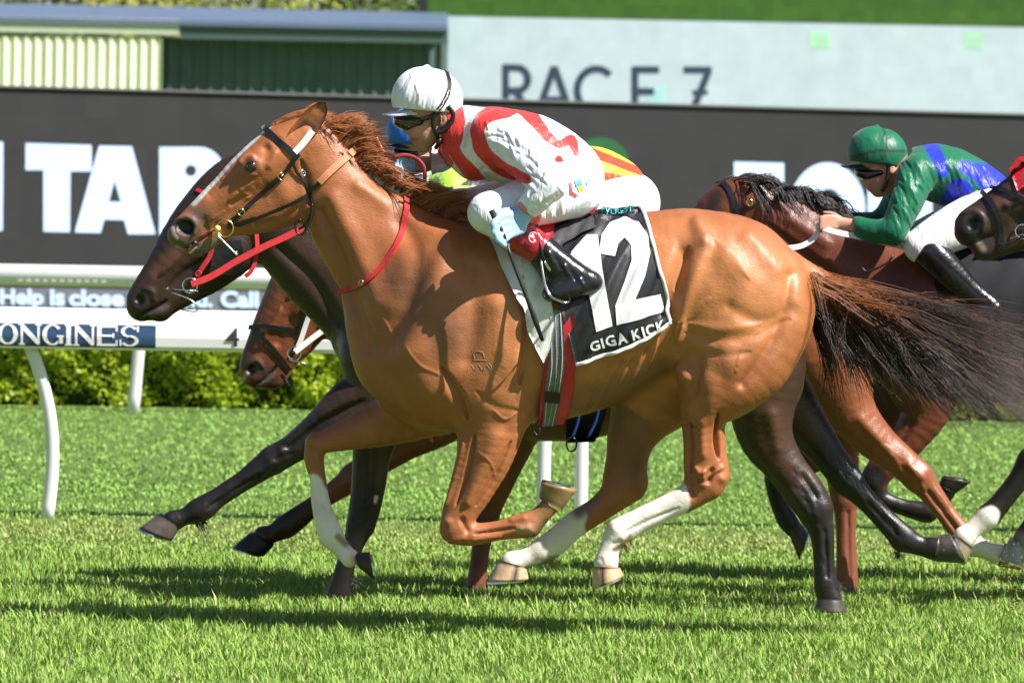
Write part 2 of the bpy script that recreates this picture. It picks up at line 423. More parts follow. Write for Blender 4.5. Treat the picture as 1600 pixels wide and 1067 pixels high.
# ---- grass blades (one object, uncountable)
def grass():
    Y = []; X = []
    def scat(y0, y1, dens):
        n = int(dens*(y1-y0)*((y0+y1)/2)*.2); y = rng.uniform(y0, y1, n); x = rng.uniform(-1, 1, n)*y*.1
        Y.append(y); X.append(x); n2 = int(n*.22); y = rng.uniform(y0, y1, n2); x = rng.choice([-1, 1], n2)*rng.uniform(.1, .19, n2)*y; Y.append(y); X.append(x)
    scat(17.6, 20, 5200); scat(20, 22, 4800); scat(22, 24, 3800); scat(24, 26, 2600); scat(26, 30, 1300); scat(30, 40.3, 420)
    X = np.concatenate(X); Y = np.concatenate(Y)
    P = np.stack([X, Y, np.zeros_like(X)], 1)
    cl = wob(P, 9, 3)*.6+wob(P, 28, 5)*.6
    keep = rng.random(len(X)) < .72+.3*cl; X, Y, cl, P = X[keep], Y[keep], cl[keep], P[keep]
    n = len(X)
    H = (.030+.020*rng.random(n)+.018*np.clip(cl, -1, 1))*np.where(rng.random(n) < .05, 1.5, 1)
    H = np.where(Y > 24.2, H*.36, H*.9); H = np.maximum(H, .01)
    sp_n = 90; sx = rng.uniform(-2.2, 2.4, sp_n); sy = rng.uniform(18.6, 24.5, sp_n); sr = rng.uniform(.03, .085, sp_n); dv = np.zeros(n)
    for a_, b_, c_ in zip(sx, sy, sr): dv = np.maximum(dv, 1-ss(np.hypot(X-a_, (Y-b_)*.8)/c_, .6, 1.2))
    H = H*(1-.65*dv)
    az = rng.uniform(0, 6.283, n); lean = rng.uniform(.15, 1.2, n)*H; bw = rng.uniform(.0016, .004, n)*np.where(Y > 24, 1.6, 1)*np.where(Y > 29, 1.7, 1)
    dx, dy = np.cos(az), np.sin(az); wx, wy = -dy*bw, dx*bw
    b0 = P; mid = P+np.stack([dx*lean*.35, dy*lean*.35, H*.6], 1); tip = P+np.stack([dx*lean, dy*lean, H], 1)
    Wv = np.stack([wx, wy, np.zeros(n)], 1)
    V = np.stack([b0-Wv, b0+Wv, mid-Wv*.8, mid+Wv*.8, tip], 1).reshape(-1, 3)
    i = np.arange(n)[:, None]*5
    Fq = (i+np.array([0, 1, 3, 2])); Ft = (i+np.array([2, 3, 4]))
    me = bpy.data.meshes.new('grass'); me.vertices.add(len(V)); me.vertices.foreach_set('co', V.ravel())
    loops = np.concatenate([Fq, Ft], 1).ravel(); me.loops.add(len(loops)); me.loops.foreach_set('vertex_index', loops)
    st = (np.arange(n)[:, None]*7+np.array([0, 4])).ravel(); me.polygons.add(len(st)); me.polygons.foreach_set('loop_start', st)
    me.polygons.foreach_set('use_smooth', np.ones(len(st), bool)); me.update(calc_edges=True)
    o = bpy.data.objects.new('grass', me); COL.objects.link(o)
    t = rng.random(n); dry = (rng.random(n) < .05)[:, None]
    pale = np.exp(-((Y-25.9)/1.0)**2)[:, None]*.55
    c = np.array([.15, .27, .035])*(1-t[:, None])+np.array([.35, .51, .11])*t[:, None]
    far = ss(Y, 25.5, 29)[:, None]
    c = c*(1-pale)+np.array([.33, .38, .12])*pale
    c = np.where(dry, np.array([.50, .48, .24]), c); c = c*(1-far)+np.array([.24, .40, .085])*far; dd = (dv*rng.uniform(.1, .75, n))[:, None]; c = (c*(1-dd)+np.array([.20, .17, .07])*dd)*(1+.16*np.clip(cl, -1, 1))[:, None]
    vcol(o, np.repeat(c, 5, 0))
    m, tt, b, N, L = nodes('grass_blade'); a = N('ShaderNodeAttribute'); a.attribute_name = 'Col'; L(a.outputs['Color'], b.inputs['Base Color'])
    b.inputs['Roughness'].default_value = .6; b.inputs['Specular IOR Level'].default_value = .25
    tr = N('ShaderNodeBsdfTranslucent'); L(a.outputs['Color'], tr.inputs[0]); ms = N('ShaderNodeMixShader'); ms.inputs[0].default_value = .22
    L(b.outputs[0], ms.inputs[1]); L(tr.outputs[0], ms.inputs[2]); L(ms.outputs[0], tt.nodes['Material Output'].inputs[0])
    me.materials.append(m)
    tag(o, kind='stuff'); tag(o, 'short bright green turf blades with a paler strip along the rail', 'grass')
grass()

# ---- hedge
def hedge():
    Y0, Y1, Hh = 40.4, 41.6, .60; x0, x1 = -8.5, 8.5
    root = empty('hedge', (0, Y0, 0), 'long clipped yellow-green hedge growing behind the rear running rail', 'hedge')
    n = 90000
    fr = rng.random(n); x = rng.uniform(x0, x1, n)
    y = np.where(fr < .75, Y0+np.abs(rng.normal(0, .07, n)), rng.uniform(Y0, Y1, n)); z = np.where(fr < .75, rng.uniform(.02, Hh, n), Hh-np.abs(rng.normal(0, .05, n)))
    P = np.stack([x, y, z], 1); P[:, 1] += .10*wob(P, 9, 11)+.05*wob(P, 25, 12); P[:, 2] += .03*wob(P, 13, 13)*(fr >= .75); P[:, 2] = np.maximum(P[:, 2], .012)
    k = rng.random(n) < np.clip(.85+.45*wob(P, 20, 14), .15, 1); P = P[k]; n = len(P)
    a = rng.normal(size=(n, 3)); a[:, 1] -= .5; a[:, 2] += .6; a /= np.linalg.norm(a, axis=1)[:, None]
    u = np.cross(a, rng.normal(size=(n, 3))); u /= np.linalg.norm(u, axis=1)[:, None]; v = np.cross(a, u)
    s = rng.uniform(.014, .03, n)[:, None]
    V = np.stack([P-u*s, P-v*s*.55, P+u*s, P+v*s*.55], 1).reshape(-1, 3)
    F = (np.arange(n)[:, None]*4+np.arange(4))
    o = meshobj('foliage', V, F, None, root)
    t = rng.random(n)[:, None]*.7+.3*(ss(wob(P, 7, 15), -.5, .6))[:, None]
    vcol(o, np.repeat(np.array([.22, .34, .015])*(1-t)+np.array([.58, .68, .04])*t, 4, 0))
    m, tt, b, N, L = nodes('hedge_leaf'); at_ = N('ShaderNodeAttribute'); at_.attribute_name = 'Col'; L(at_.outputs['Color'], b.inputs['Base Color'])
    b.inputs['Roughness'].default_value = .45
    tr = N('ShaderNodeBsdfTranslucent'); L(at_.outputs['Color'], tr.inputs[0]); ms = N('ShaderNodeMixShader'); ms.inputs[0].default_value = .42
    L(b.outputs[0], ms.inputs[1]); L(tr.outputs[0], ms.inputs[2]); L(ms.outputs[0], tt.nodes['Material Output'].inputs[0]); o.data.materials.append(m)
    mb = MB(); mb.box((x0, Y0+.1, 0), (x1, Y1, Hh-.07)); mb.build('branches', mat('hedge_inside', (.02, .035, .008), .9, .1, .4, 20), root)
hedge()

# ---- running rails
def extr(prof, x0, x1, Y, name, m, parent, n=2, dx=0):
    """prof: (dy,z) loop extruded along x"""
    P = np.array(prof); k = len(P); xs = np.linspace(x0, x1, n); V = [(x, Y+p[0], p[1]) for x in xs for p in P]
    F = [(i*k+j, i*k+(j+1) % k, (i+1)*k+(j+1) % k, (i+1)*k+j) for i in range(n-1) for j in range(k)]+[tuple(reversed(range(k))), tuple(range((n-1)*k, n*k))]
    return meshobj(name, V, F, m, parent, False)
YR = 26.8; SR = YR/FPX
front = empty('running_rail', (0, YR, 0), 'white plastic running rail nearest the horses with navy sponsor band and number 4', 'rail')
zt = at(100, 481, YR)[2]; zl = at(100, 504, YR)[2]; zb = at(100, 545, YR)[2]
prof = [(-.055, zb), (-.075, zb+.02), (-.082, (zb+zl)/2), (-.074, zl-.008), (-.055, zl), (-.06, zl+.006), (-.05, zt-.015), (-.02, zt), (.03, zt), (.07, zl), (.08, (zb+zl)/2), (.06, zb)]
rl = extr(prof, -8, 8.5, YR, 'rail', M['white'], front)
def post(foot_px, foot_py, top_px, Y, zr, bend, hw, name, parent, m):
    g = at(foot_px, foot_py, Y); t = at(top_px, 540, Y); z = np.linspace(0, 1, 12)
    # gooseneck: upright with the head curving over to the rail
    x = g[0]+(t[0]-g[0])*z**2.6+bend*np.sin(z*math.pi)
    P = np.stack([x, np.full(12, Y+.02), -.02+z*(zr+.02)], 1)
    mb = MB(); mb.tube(P, hw, 10, .7); mb.build(name, m, parent)
for f, t in ((-704, -731), (72, 45), (848, 856), (1660, 1640), (2390, 2370)): post(f, 822, t, YR, zb+.02, .035 if f < 800 else .0, .034, 'post', front, M['white'])
post(907, 835, 907, YR, zb+.02, 0, .034, 'post', front, M['white'])
navy = mat('navy_band', (.035, .075, .16), .4, .4, .1, 6)
def railpt(px, py, off=.003, Y=YR):
    p = at(px, py, Y); z = p[2]; c = np.array([[q[1], q[0]] for q in prof[:4]]); dy = np.interp(z, c[:, 0], c[:, 1]); return np.array([p[0], Y+dy-off, z])
def band(x0, x1, off, zz0, zz1, name, m, parent):
    xs = np.linspace(x0, x1, 2); zs = np.linspace(zz0, zz1, 10); c = np.array([[q[1], q[0]] for q in prof[:4]])
    V = [(x, YR+np.interp(z, c[:, 0], c[:, 1])-off, z) for z in zs for x in xs]
    return meshobj(name, V, [(2*i, 2*i+1, 2*i+3, 2*i+2) for i in range(9)], m, parent)
xa = at(-300, 525, YR)[0]; xb = at(245, 525, YR)[0]
band(xa, xb, .003, zb+.012, zl-.004, 'sponsor_band', navy, front)
pr = at(245, 525, YR)
# slab serif lettering
def serif_text(s, x, y0, y1, cw):
    """boxy slab-serif letters as polylines with stroke widths; returns list of quads in 2d px"""
    H = y1-y0; q = []; out = []
    def bar(ax, ay, bx, by, w):
        d = np.array([bx-ax, by-ay], float); d /= np.linalg.norm(d); n = np.array([-d[1], d[0]])*w/2
        q.append([(ax+n[0], ay+n[1]), (bx+n[0], by+n[1]), (bx-n[0], by-n[1]), (ax-n[0], ay-n[1])])
    def srf(cx, y, w): q.append([(cx-w/2, y-1.2), (cx+w/2, y-1.2), (cx+w/2, y+1.6), (cx-w/2, y+1.6)])
    def ring(cx, cy, rx, ry, w, a0=0, a1=360):
        A = np.radians(np.linspace(a0, a1, 22))
        for a, b in zip(A[:-1], A[1:]):
            ww = lambda t: w*(.45+.55*abs(math.cos(t)))
            q.append([(cx+rx*math.cos(a), cy+ry*math.sin(a)), (cx+rx*math.cos(b), cy+ry*math.sin(b)), (cx+(rx-ww(b))*math.cos(b), cy+(ry-ww(b)*.75)*math.sin(b)), (cx+(rx-ww(a))*math.cos(a), cy+(ry-ww(a)*.75)*math.sin(a))])
    W = 7
    for ch in s:
        q.clear()
        w_ = cw*(.42 if ch == 'I' else 1.0); x0, x1 = x+1.5, x+w_-1.5; cx = (x0+x1)/2; cy = (y0+y1)/2
        if ch == 'I': bar(cx, y0, cx, y1, W); srf(cx, y0, 12); srf(cx, y1, 12)
        if ch == 'L': bar(x0+5, y0, x0+5, y1, W); srf(x0+5, y0, 13); bar(x0, y1-1, x1, y1-1, 4); bar(x1-1, y1, x1-1, y1-10, 3)
        if ch == 'O': ring(cx, cy, (x1-x0)/2, H/2+1, W)
        if ch == 'G': ring(cx, cy, (x1-x0)/2, H/2+1, W, 45, 320); bar(x1-3, cy+2, x1-3, y1-2, 6); srf(x1-4, cy+2, 11)
        if ch == 'N': bar(x0+3, y0, x0+3, y1, 3.5); bar(x1-3, y0, x1-3, y1, 3.5); bar(x0+3, y0+2, x1-3, y1-2, W); srf(x0+3, y1, 10); srf(x0+2, y0, 9); srf(x1-3, y0, 10)
        if ch == 'E': bar(x0+4, y0, x0+4, y1, W); bar(x0, y0+1, x1, y0+1, 4); bar(x0, y1-1, x1, y1-1, 4); bar(x0+4, cy, x1-6, cy, 3); bar(x1-1, y0, x1-1, y0+9, 3); bar(x1-1, y1, x1-1, y1-9, 3); bar(x1-6, cy-4, x1-6, cy+4, 2.5)
        if ch == 'S': ring(cx, y0+H*.27, (x1-x0)*.42, H*.29, 6, 90, 330); ring(cx, y0+H*.74, (x1-x0)*.45, H*.28, 6, -90, 150); bar(x0+2, y1, x0+2, y1-10, 3); bar(x1-3, y0, x1-3, y0+9, 3)
        x += w_; out.append(list(q))
    return out
QL = serif_text('LONGINES', -38, 507, 538, 35.0)
sk = math.tan(ROLL)
for qs in QL:
    V = []; Fq = []
    for i, q in enumerate(qs):
        q = [np.array(p) for p in q]; b0 = len(V); nn = 8
        for u in range(nn+1):
            for v in range(nn+1):
                a_ = q[0]+(q[1]-q[0])*u/nn; b_ = q[3]+(q[2]-q[3])*u/nn; x, y = a_+(b_-a_)*v/nn; V.append(railpt(x, y+(x-100)*sk, .005+.0003*(i % 12)))
        Fq += [(b0+u*(nn+1)+v, b0+(u+1)*(nn+1)+v, b0+(u+1)*(nn+1)+v+1, b0+u*(nn+1)+v+1) for u in range(nn) for v in range(nn)]
    meshobj('letter', V, Fq, M['white'], front, False)
V, F = textmap('4', lambda x, y: railpt(x, y, .005), 0.01, 1, (354, 512, 375, 541), 4); meshobj('number', V, F, mat('rail_black', (.03, .03, .035), .5), front, False)
# rear rail
Y2 = 39.4
rear = empty('rear_rail', (0, Y2, 0), 'second white running rail farther back in front of the hedge', 'rail')
z0, z1 = at(100, 447, Y2)[2], at(100, 414, Y2)[2]; zc = (z0+z1)/2; hh = (z1-z0)/2
extr([(-.06*math.cos(a), zc+hh*math.sin(a)) for a in np.linspace(0, 6.283, 17)[:-1]], -10, 10.5, Y2, 'rail', M['white'], rear).data.polygons.foreach_set('use_smooth', [True]*18)
for fx, tx in ((207, 226), (-330, -300), (740, 760), (1275, 1295), (1810, 1830), (-860, -840)):
    g = at(fx, 656, Y2); t = at(tx, 445, Y2); mb = MB(); z = np.linspace(0, 1, 8)
    mb.tube(np.stack([g[0]+(t[0]-g[0])*z, np.full(8, Y2), -.02+z*(z0+.03)], 1), .046, 10, .6); mb.build('post', M['white'], rear)
mk = mat('faint_print', (.5, .5, .48), .6)
V, F = textmap('JOHNSTONS', lambda x, y: np.array(at(x, y, Y2-.058)), 0.0, 1.1, (30, 435, 168, 440)); 
# (illegible faint maker's mark is left as plain marks)
for i in range(11):
    mb = MB(); p = at(32+i*13, 437.5+i*.2, Y2-.061); mb.box((p[0]-.018, p[1]-.001, p[2]-.008), (p[0]+.018, p[1], p[2]+.008)); mb.build('maker_mark', mk, rear, False)

# ---- LED advertising board
def led_mat(name, col, e, cell=(6, 6), mixc=None, thr=.8, var=.1):
    m, t, b, N, L = nodes(name); tc = N('ShaderNodeTexCoord'); mp = N('ShaderNodeMapping'); mp.inputs['Scale'].default_value = (cell[0], 0.0, cell[1]); L(tc.outputs['Object'], mp.inputs[0])
    fl = N('ShaderNodeVectorMath'); fl.operation = 'FLOOR'; L(mp.outputs[0], fl.inputs[0]); wn = N('ShaderNodeTexWhiteNoise'); wn.noise_dimensions = '3D'; L(fl.outputs[0], wn.inputs['Vector'])
    mr = N('ShaderNodeMapRange'); mr.inputs[3].default_value = 1-var; mr.inputs[4].default_value = 1+var; L(wn.outputs['Value'], mr.inputs[0])
    sc = N('ShaderNodeVectorMath'); sc.operation = 'SCALE'; L(mr.outputs[0], sc.inputs['Scale'])
    if mixc:
        w2 = N('ShaderNodeTexWhiteNoise'); mp2 = N('ShaderNodeMapping'); mp2.inputs['Scale'].default_value = (cell[0]*.37, 0, cell[1]*.5); L(tc.outputs['Object'], mp2.inputs[0])
        f2 = N('ShaderNodeVectorMath'); f2.operation = 'FLOOR'; L(mp2.outputs[0], f2.inputs[0]); L(f2.outputs[0], w2.inputs['Vector'])
        gt = N('ShaderNodeMapRange'); gt.inputs[1].default_value = thr; gt.inputs[2].default_value = 1; gt.inputs[4].default_value = .8; L(w2.outputs['Value'], gt.inputs[0])
        mx = N('ShaderNodeMixRGB'); mx.inputs[1].default_value = (*col, 1); mx.inputs[2].default_value = (*mixc, 1); L(gt.outputs[0], mx.inputs[0]); L(mx.outputs[0], sc.inputs[0])
    else: sc.inputs[0].default_value = col
    nz = N('ShaderNodeTexNoise'); nz.inputs['Scale'].default_value = 2.5; L(tc.outputs['Object'], nz.inputs['Vector'])
    m2 = N('ShaderNodeMapRange'); m2.inputs[3].default_value = .88; m2.inputs[4].default_value = 1.12; L(nz.outputs[0], m2.inputs[0])
    s2 = N('ShaderNodeVectorMath'); s2.operation = 'SCALE'; L(sc.outputs[0], s2.inputs[0]); L(m2.outputs[0], s2.inputs['Scale'])
    L(s2.outputs[0], b.inputs['Base Color']); b.inputs['Roughness'].default_value = .6; b.inputs['Specular IOR Level'].default_value = .2
    if e: L(s2.outputs[0], b.inputs['Emission Color']); b.inputs['Emission Strength'].default_value = e
    return m
YB = 60.0; YBr = 64.5
def bY(px): return YB+(YBr-YB)*(px)/1600
def bpt(px, py, off=0): return np.array(at(px, py, bY(px)-off))
def bline(px, y0, y1): return y0+(y1-y0)*px/1600
board = empty('advertising_board', at(800, 520, 62.3)*np.array([1, 1, 0]), 'long dark trackside screen with large pale blue letters', 'screen')
m_led = led_mat('led_black', (.030, .029, .031), 0, (3, 3), var=.07)
m_lt = led_mat('led_pale', (.42, .54, .76), .22, (5, 5), var=.03)
xs = np.linspace(-500, 2100, 14); V = []; F = []
for x in xs:
    for (yy, o) in ((bline(x, 137, 181), 0), (bline(x, 500, 525), 0), (bline(x, 500, 525), -.3), (bline(x, 137, 181), -.3)): V.append(bpt(x, yy, o))
for i in range(len(xs)-1):
    for j in range(4): F.append((4*i+j, 4*i+(j+1) % 4, 4*i+4+(j+1) % 4, 4*i+4+j))
meshobj('panel', V, F, m_led, board, False)
edge = MB(); edge.tube([bpt(x, bline(x, 136, 180), .02) for x in xs], .02, 6); edge.build('frame', mat('frame_grey', (.06, .06, .065), .6), board)
def poly(p, fn, name, m, parent):
    V, F = flatpoly([p], fn, 400); return meshobj(name, V, F, m, parent, False)
f = lambda x, y: bpt(x, y, .008)
poly([[(40, 224), (143, 227), (143, 268), (110, 268), (109, 363), (68, 362), (68, 266), (40, 266)]], f, 'letter', m_lt, board)
poly([[(155, 228), (206, 229), (243, 366), (200, 366), (194, 344), (163, 343), (157, 364), (117, 363)], [(179, 282), (189, 316), (170, 315)]], f, 'letter', m_lt, board)
arc = lambda cx, cy, rx, ry, a0, a1, n=14: [(cx+rx*math.cos(math.radians(t)), cy+ry*math.sin(math.radians(t))) for t in np.linspace(a0, a1, n)]
poly([[(249, 230)]+arc(310, 263, 38, 33, -90, 60)+arc(316, 330, 42, 37, -50, 90)+[(249, 367)], arc(298, 267, 9, 9, 0, 360)[:-1], arc(300, 322, 11, 10, 0, 360)[:-1]], f, 'letter', m_lt, board)
poly([[(-60, 222), (5, 222), (4, 361), (-60, 360)]], f, 'letter', m_lt, board)
poly([[(1147, 253), (1225, 255), (1225, 290), (1204, 290), (1204, 395), (1165, 395), (1165, 288), (1147, 288)]], f, 'letter', m_lt, board)
poly([arc(1293, 325, 59, 71, 0, 360, 30)[:-1], arc(1295, 325, 22, 30, 0, 360, 20)[:-1]], f, 'letter', m_lt, board)
poly([[(1356, 258), (1400, 259)]+arc(1402, 325, 55, 68, -80, 80)+[(1400, 395), (1356, 395)], [(1394, 292), (1410, 300), (1412, 345), (1394, 360)]], f, 'letter', m_lt, board)
poly([[(900, 222)]+arc(938, 255, 45, 40, -130, -5)+[(984, 320), (880, 320)]], f, 'green_logo', led_mat('led_green', (.02, .10, .035), .04, (5, 5)), board)
m_strip = led_mat('led_strip', (.12, .13, .15), .0, (3, 3), var=.1)
poly([[(-500, 441), (2100, 484), (2100, 524), (-500, 480)]], lambda x, y: bpt(x, y, .04), 'lower_strip', m_strip, board)
for s, b in (('Help', (0, 451, 68, 483)), ('is', (78, 451, 101, 477)), ('close', (108, 451, 194, 477)), ('at', (206, 453, 240, 477)), ('hand.', (254, 451, 332, 477)), ('Call', (345, 451, 404, 477))):
    V, F = textmap(s, lambda x, y: bpt(x, y+(x)*.010, .07), .035, 1.0, b); meshobj('message', V, F, m_lt, board, False)
# ---- big screen
YS = 100.0
scr = empty('video_screen', at(1200, 400, YS)*np.array([1, 1, 0]), 'huge pale daylight screen showing RACE 7 above the dark board', 'screen')
m_sc = led_mat('screen_pale', (.42, .50, .55), .14, (2.5, 2.5), (.34, .56, .50), .93, .03)
spt = lambda off: (lambda x, y: np.array(at(x, y, YS-off)))
sx = lambda x, y: y+(x-668)*.0196
V = []
mb = MB()
a = at(668, 24, YS); bR = at(2100, 300, YS)
def quadbox(x0, x1, ya, yb, off, th, m, name, parent, Yd=YS, f=sx):
    P = [at(x0, f(x0, ya), Yd-off), at(x1, f(x1, ya), Yd-off), at(x1, f(x1, yb), Yd-off), at(x0, f(x0, yb), Yd-off)]
    Q = [p+np.array([0, th, 0]) for p in P]
    return meshobj(name, P+Q, [(3, 2, 1, 0), (4, 5, 6, 7), (0, 1, 5, 4), (1, 2, 6, 5), (2, 3, 7, 6), (3, 0, 4, 7)], m, parent, False)
quadbox(668, 2100, 24, 300, 0, .5, m_sc, 'picture', scr)
quadbox(668, 2100, -90, 23.5, .01, .5, led_mat('screen_green', (.05, .12, .02), .06, (6, 6), (.04, .10, .02), .3, .10), 'picture_top', scr)
for q_, c_ in (((1265, 50, 1296, 76), (.34, .58, .40)), ((1507, 50, 1536, 78), (.36, .60, .44)), ((1012, 134, 1042, 162), (.36, .58, .62))): quadbox(q_[0], q_[2], q_[1]-(q_[0]-668)*.0196, q_[3]-(q_[0]-668)*.0196, .004, .003, led_mat('picture_block', c_, .12, (4, 4)), 'picture_block', scr)
quadbox(655, 667, -90, 300, .1, .7, mat('frame_dark', (.015, .018, .022), .6), 'frame', scr)
def stroke2(pts, w, closed=False):
    P = np.array(pts, float); T = np.gradient(P, axis=0); T /= np.linalg.norm(T, axis=1)[:, None]; Nn = np.stack([-T[:, 1], T[:, 0]], 1)*w/2
    a, b = P+Nn, P-Nn; return [[tuple(a[i]), tuple(a[i+1]), tuple(b[i+1]), tuple(b[i])] for i in range(len(P)-1)]
Q = []; QS = []
def ln(*p, w=11): 
    for a, b in zip(p[:-1], p[1:]): Q.extend(stroke2([a, b], w))
ln((790, 102), (790, 176)); ln((786, 106), (808, 106)); Q += stroke2(arc(808, 124, 17, 18, -90, 90), 11); ln((786, 142), (808, 142)); ln((806, 142), (826, 176))
QS.append(Q); Q = []
ln((840, 178), (866, 104)); ln((866, 104), (892, 178)); ln((849, 156), (883, 156))
QS.append(Q); Q = []
Q += stroke2(arc(932, 141, 30, 34, -45, -315, 26), 11)
QS.append(Q); Q = []
ln((992, 104), (992, 180)); ln((988, 108), (1030, 108)); ln((988, 142), (1022, 142)); ln((988, 176), (1030, 176))
QS.append(Q); Q = []
ln((1068, 108), (1112, 108)); ln((1108, 108), (1078, 182)); ln((1082, 143), (1106, 143), w=7)
QS.append(Q); nv_ = mat('screen_navy', (.03, .05, .09), .6)
for Q in QS:
    V = []; F = []
    for i, q in enumerate(Q):
        for x, y in q: V.append(at(x, y+(x-783)*.006, YS-.006-.001*(i % 9)))
        F.append((4*i, 4*i+1, 4*i+2, 4*i+3))
    meshobj('letter', V, F, nv_, scr, False)
# ---- shed
YH = 90.0
shed = empty('stable_shed', at(300, 300, YH)*np.array([1, 1, 0]), 'low green corrugated metal shed with blue-grey roof and cream panel', 'building')
m_gr = mat('shed_green', (.075, .12, .11), .6, .3, .1, 2); m_cr = mat('shed_cream', (.74, .78, .55), .6, .3, .06, 2)
def corr(x0, x1, ya, yb, Yd, m, name, pitch=.2, amp=.03, f=lambda x, y: y+x*.012):
    a = at(x0, f(x0, ya), Yd); b = at(x1, f(x1, ya), Yd); c = at(x0, f(x0, yb), Yd)
    n = int((b[0]-a[0])/pitch)*6; xx = np.linspace(a[0], b[0], n); ph = (xx/pitch) % 1
    yo = Yd-amp*np.clip(1.6-np.abs(ph-.5)*6, 0, 1)
    ztop = np.interp(xx, [a[0], b[0]], [a[2], b[2]]); dz = c[2]-a[2]
    V = np.concatenate([np.stack([xx, yo, ztop], 1), np.stack([xx, yo, ztop+dz], 1)])
    return meshobj(name, V, [(i+n, i+n+1, i+1, i) for i in range(n-1)], m, shed, False)
corr(-400, 700, 55, 400, YH, m_gr, 'wall', .22, .05)
corr(-400, 254, 57, 142, YH-.35, m_cr, 'cream_panel', .17, .04)
fs = lambda x, y: y+x*.018
quadbox(-400, 280, 26, 50, .42, .2, mat('gutter_cream', (.5, .56, .42), .5, var=.05), 'gutter', shed, YH, fs)
quadbox(281, 700, 30, 56, .40, .2, mat('gutter_green', (.06, .10, .09), .5), 'gutter', shed, YH, fs)
P = [at(-400, fs(-400, 26), YH-.46), at(700, fs(700, 28), YH-.46), at(700, fs(700, 8), YH+7), at(-400, fs(-400, 4), YH+7)]
meshobj('roof', P+[p-np.array([0, 0, .08]) for p in P], [(0, 1, 2, 3), (7, 6, 5, 4), (0, 4, 5, 1), (1, 5, 6, 2), (2, 6, 7, 3), (3, 7, 4, 0)], mat('roof_blue', (.12, .16, .24), .35, .5, .08, 1), shed, False)
# bushes behind the shed
for i, (px, wd, c) in enumerate(((-60, 1.6, (.16, .2, .02)), (60, 1.7, (.1, .13, .03)), (190, 1.8, (.30, .30, .05)), (330, 1.8, (.14, .18, .03)), (470, 1.7, (.28, .32, .05)), (600, 1.6, (.09, .14, .03)), (740, 1.8, (.05, .14, .02)))):
    g = at(px, 200, 104); g[2] = 0; zt = at(px, -70-14*(i % 3), 104)[2]
    lab = ['dark olive bushy tree at the far left behind the shed', 'grey-green bushy tree behind the cream shed panel', 'yellow-green bushy tree behind the end of the cream gutter', 'mid green bushy tree behind the middle of the shed roof', 'yellowish tree right of the middle of the shed roof', 'dark green tree next to the screen frame behind the shed', 'deep green tree hidden behind the screen frame'][i]
    r = empty('tree', g, lab, 'tree', 'trees behind the shed')
    mb = MB(); mb.tube([(g[0], g[1], 0), (g[0]+.1, g[1], zt*.5), (g[0]-.1, g[1], zt*.8)], [.18, .12, .05], 8); mb.build('trunk', mat('bark', (.09, .06, .04), .9), r)
    n = 3500; d = rng.normal(size=(n, 3)); d /= np.linalg.norm(d, axis=1)[:, None]; rad = rng.random(n)**.4
    P = d*rad[:, None]*np.array([wd, 1.3, zt*.32])*(1+.25*wob(d*1.0, 4, 40+i))[:, None]+np.array([g[0], g[1], zt*.68])
    u = rng.normal(size=(n, 3)); u /= np.linalg.norm(u, axis=1)[:, None]; v = np.cross(u, d); s = .09
    V = np.stack([P-u*s, P-v*s*.6, P+u*s, P+v*s*.6], 1).reshape(-1, 3)
    meshobj('crown', V, np.arange(n*4).reshape(-1, 4), mat('leaf', c, .5, .3, .5, 1.2), r)
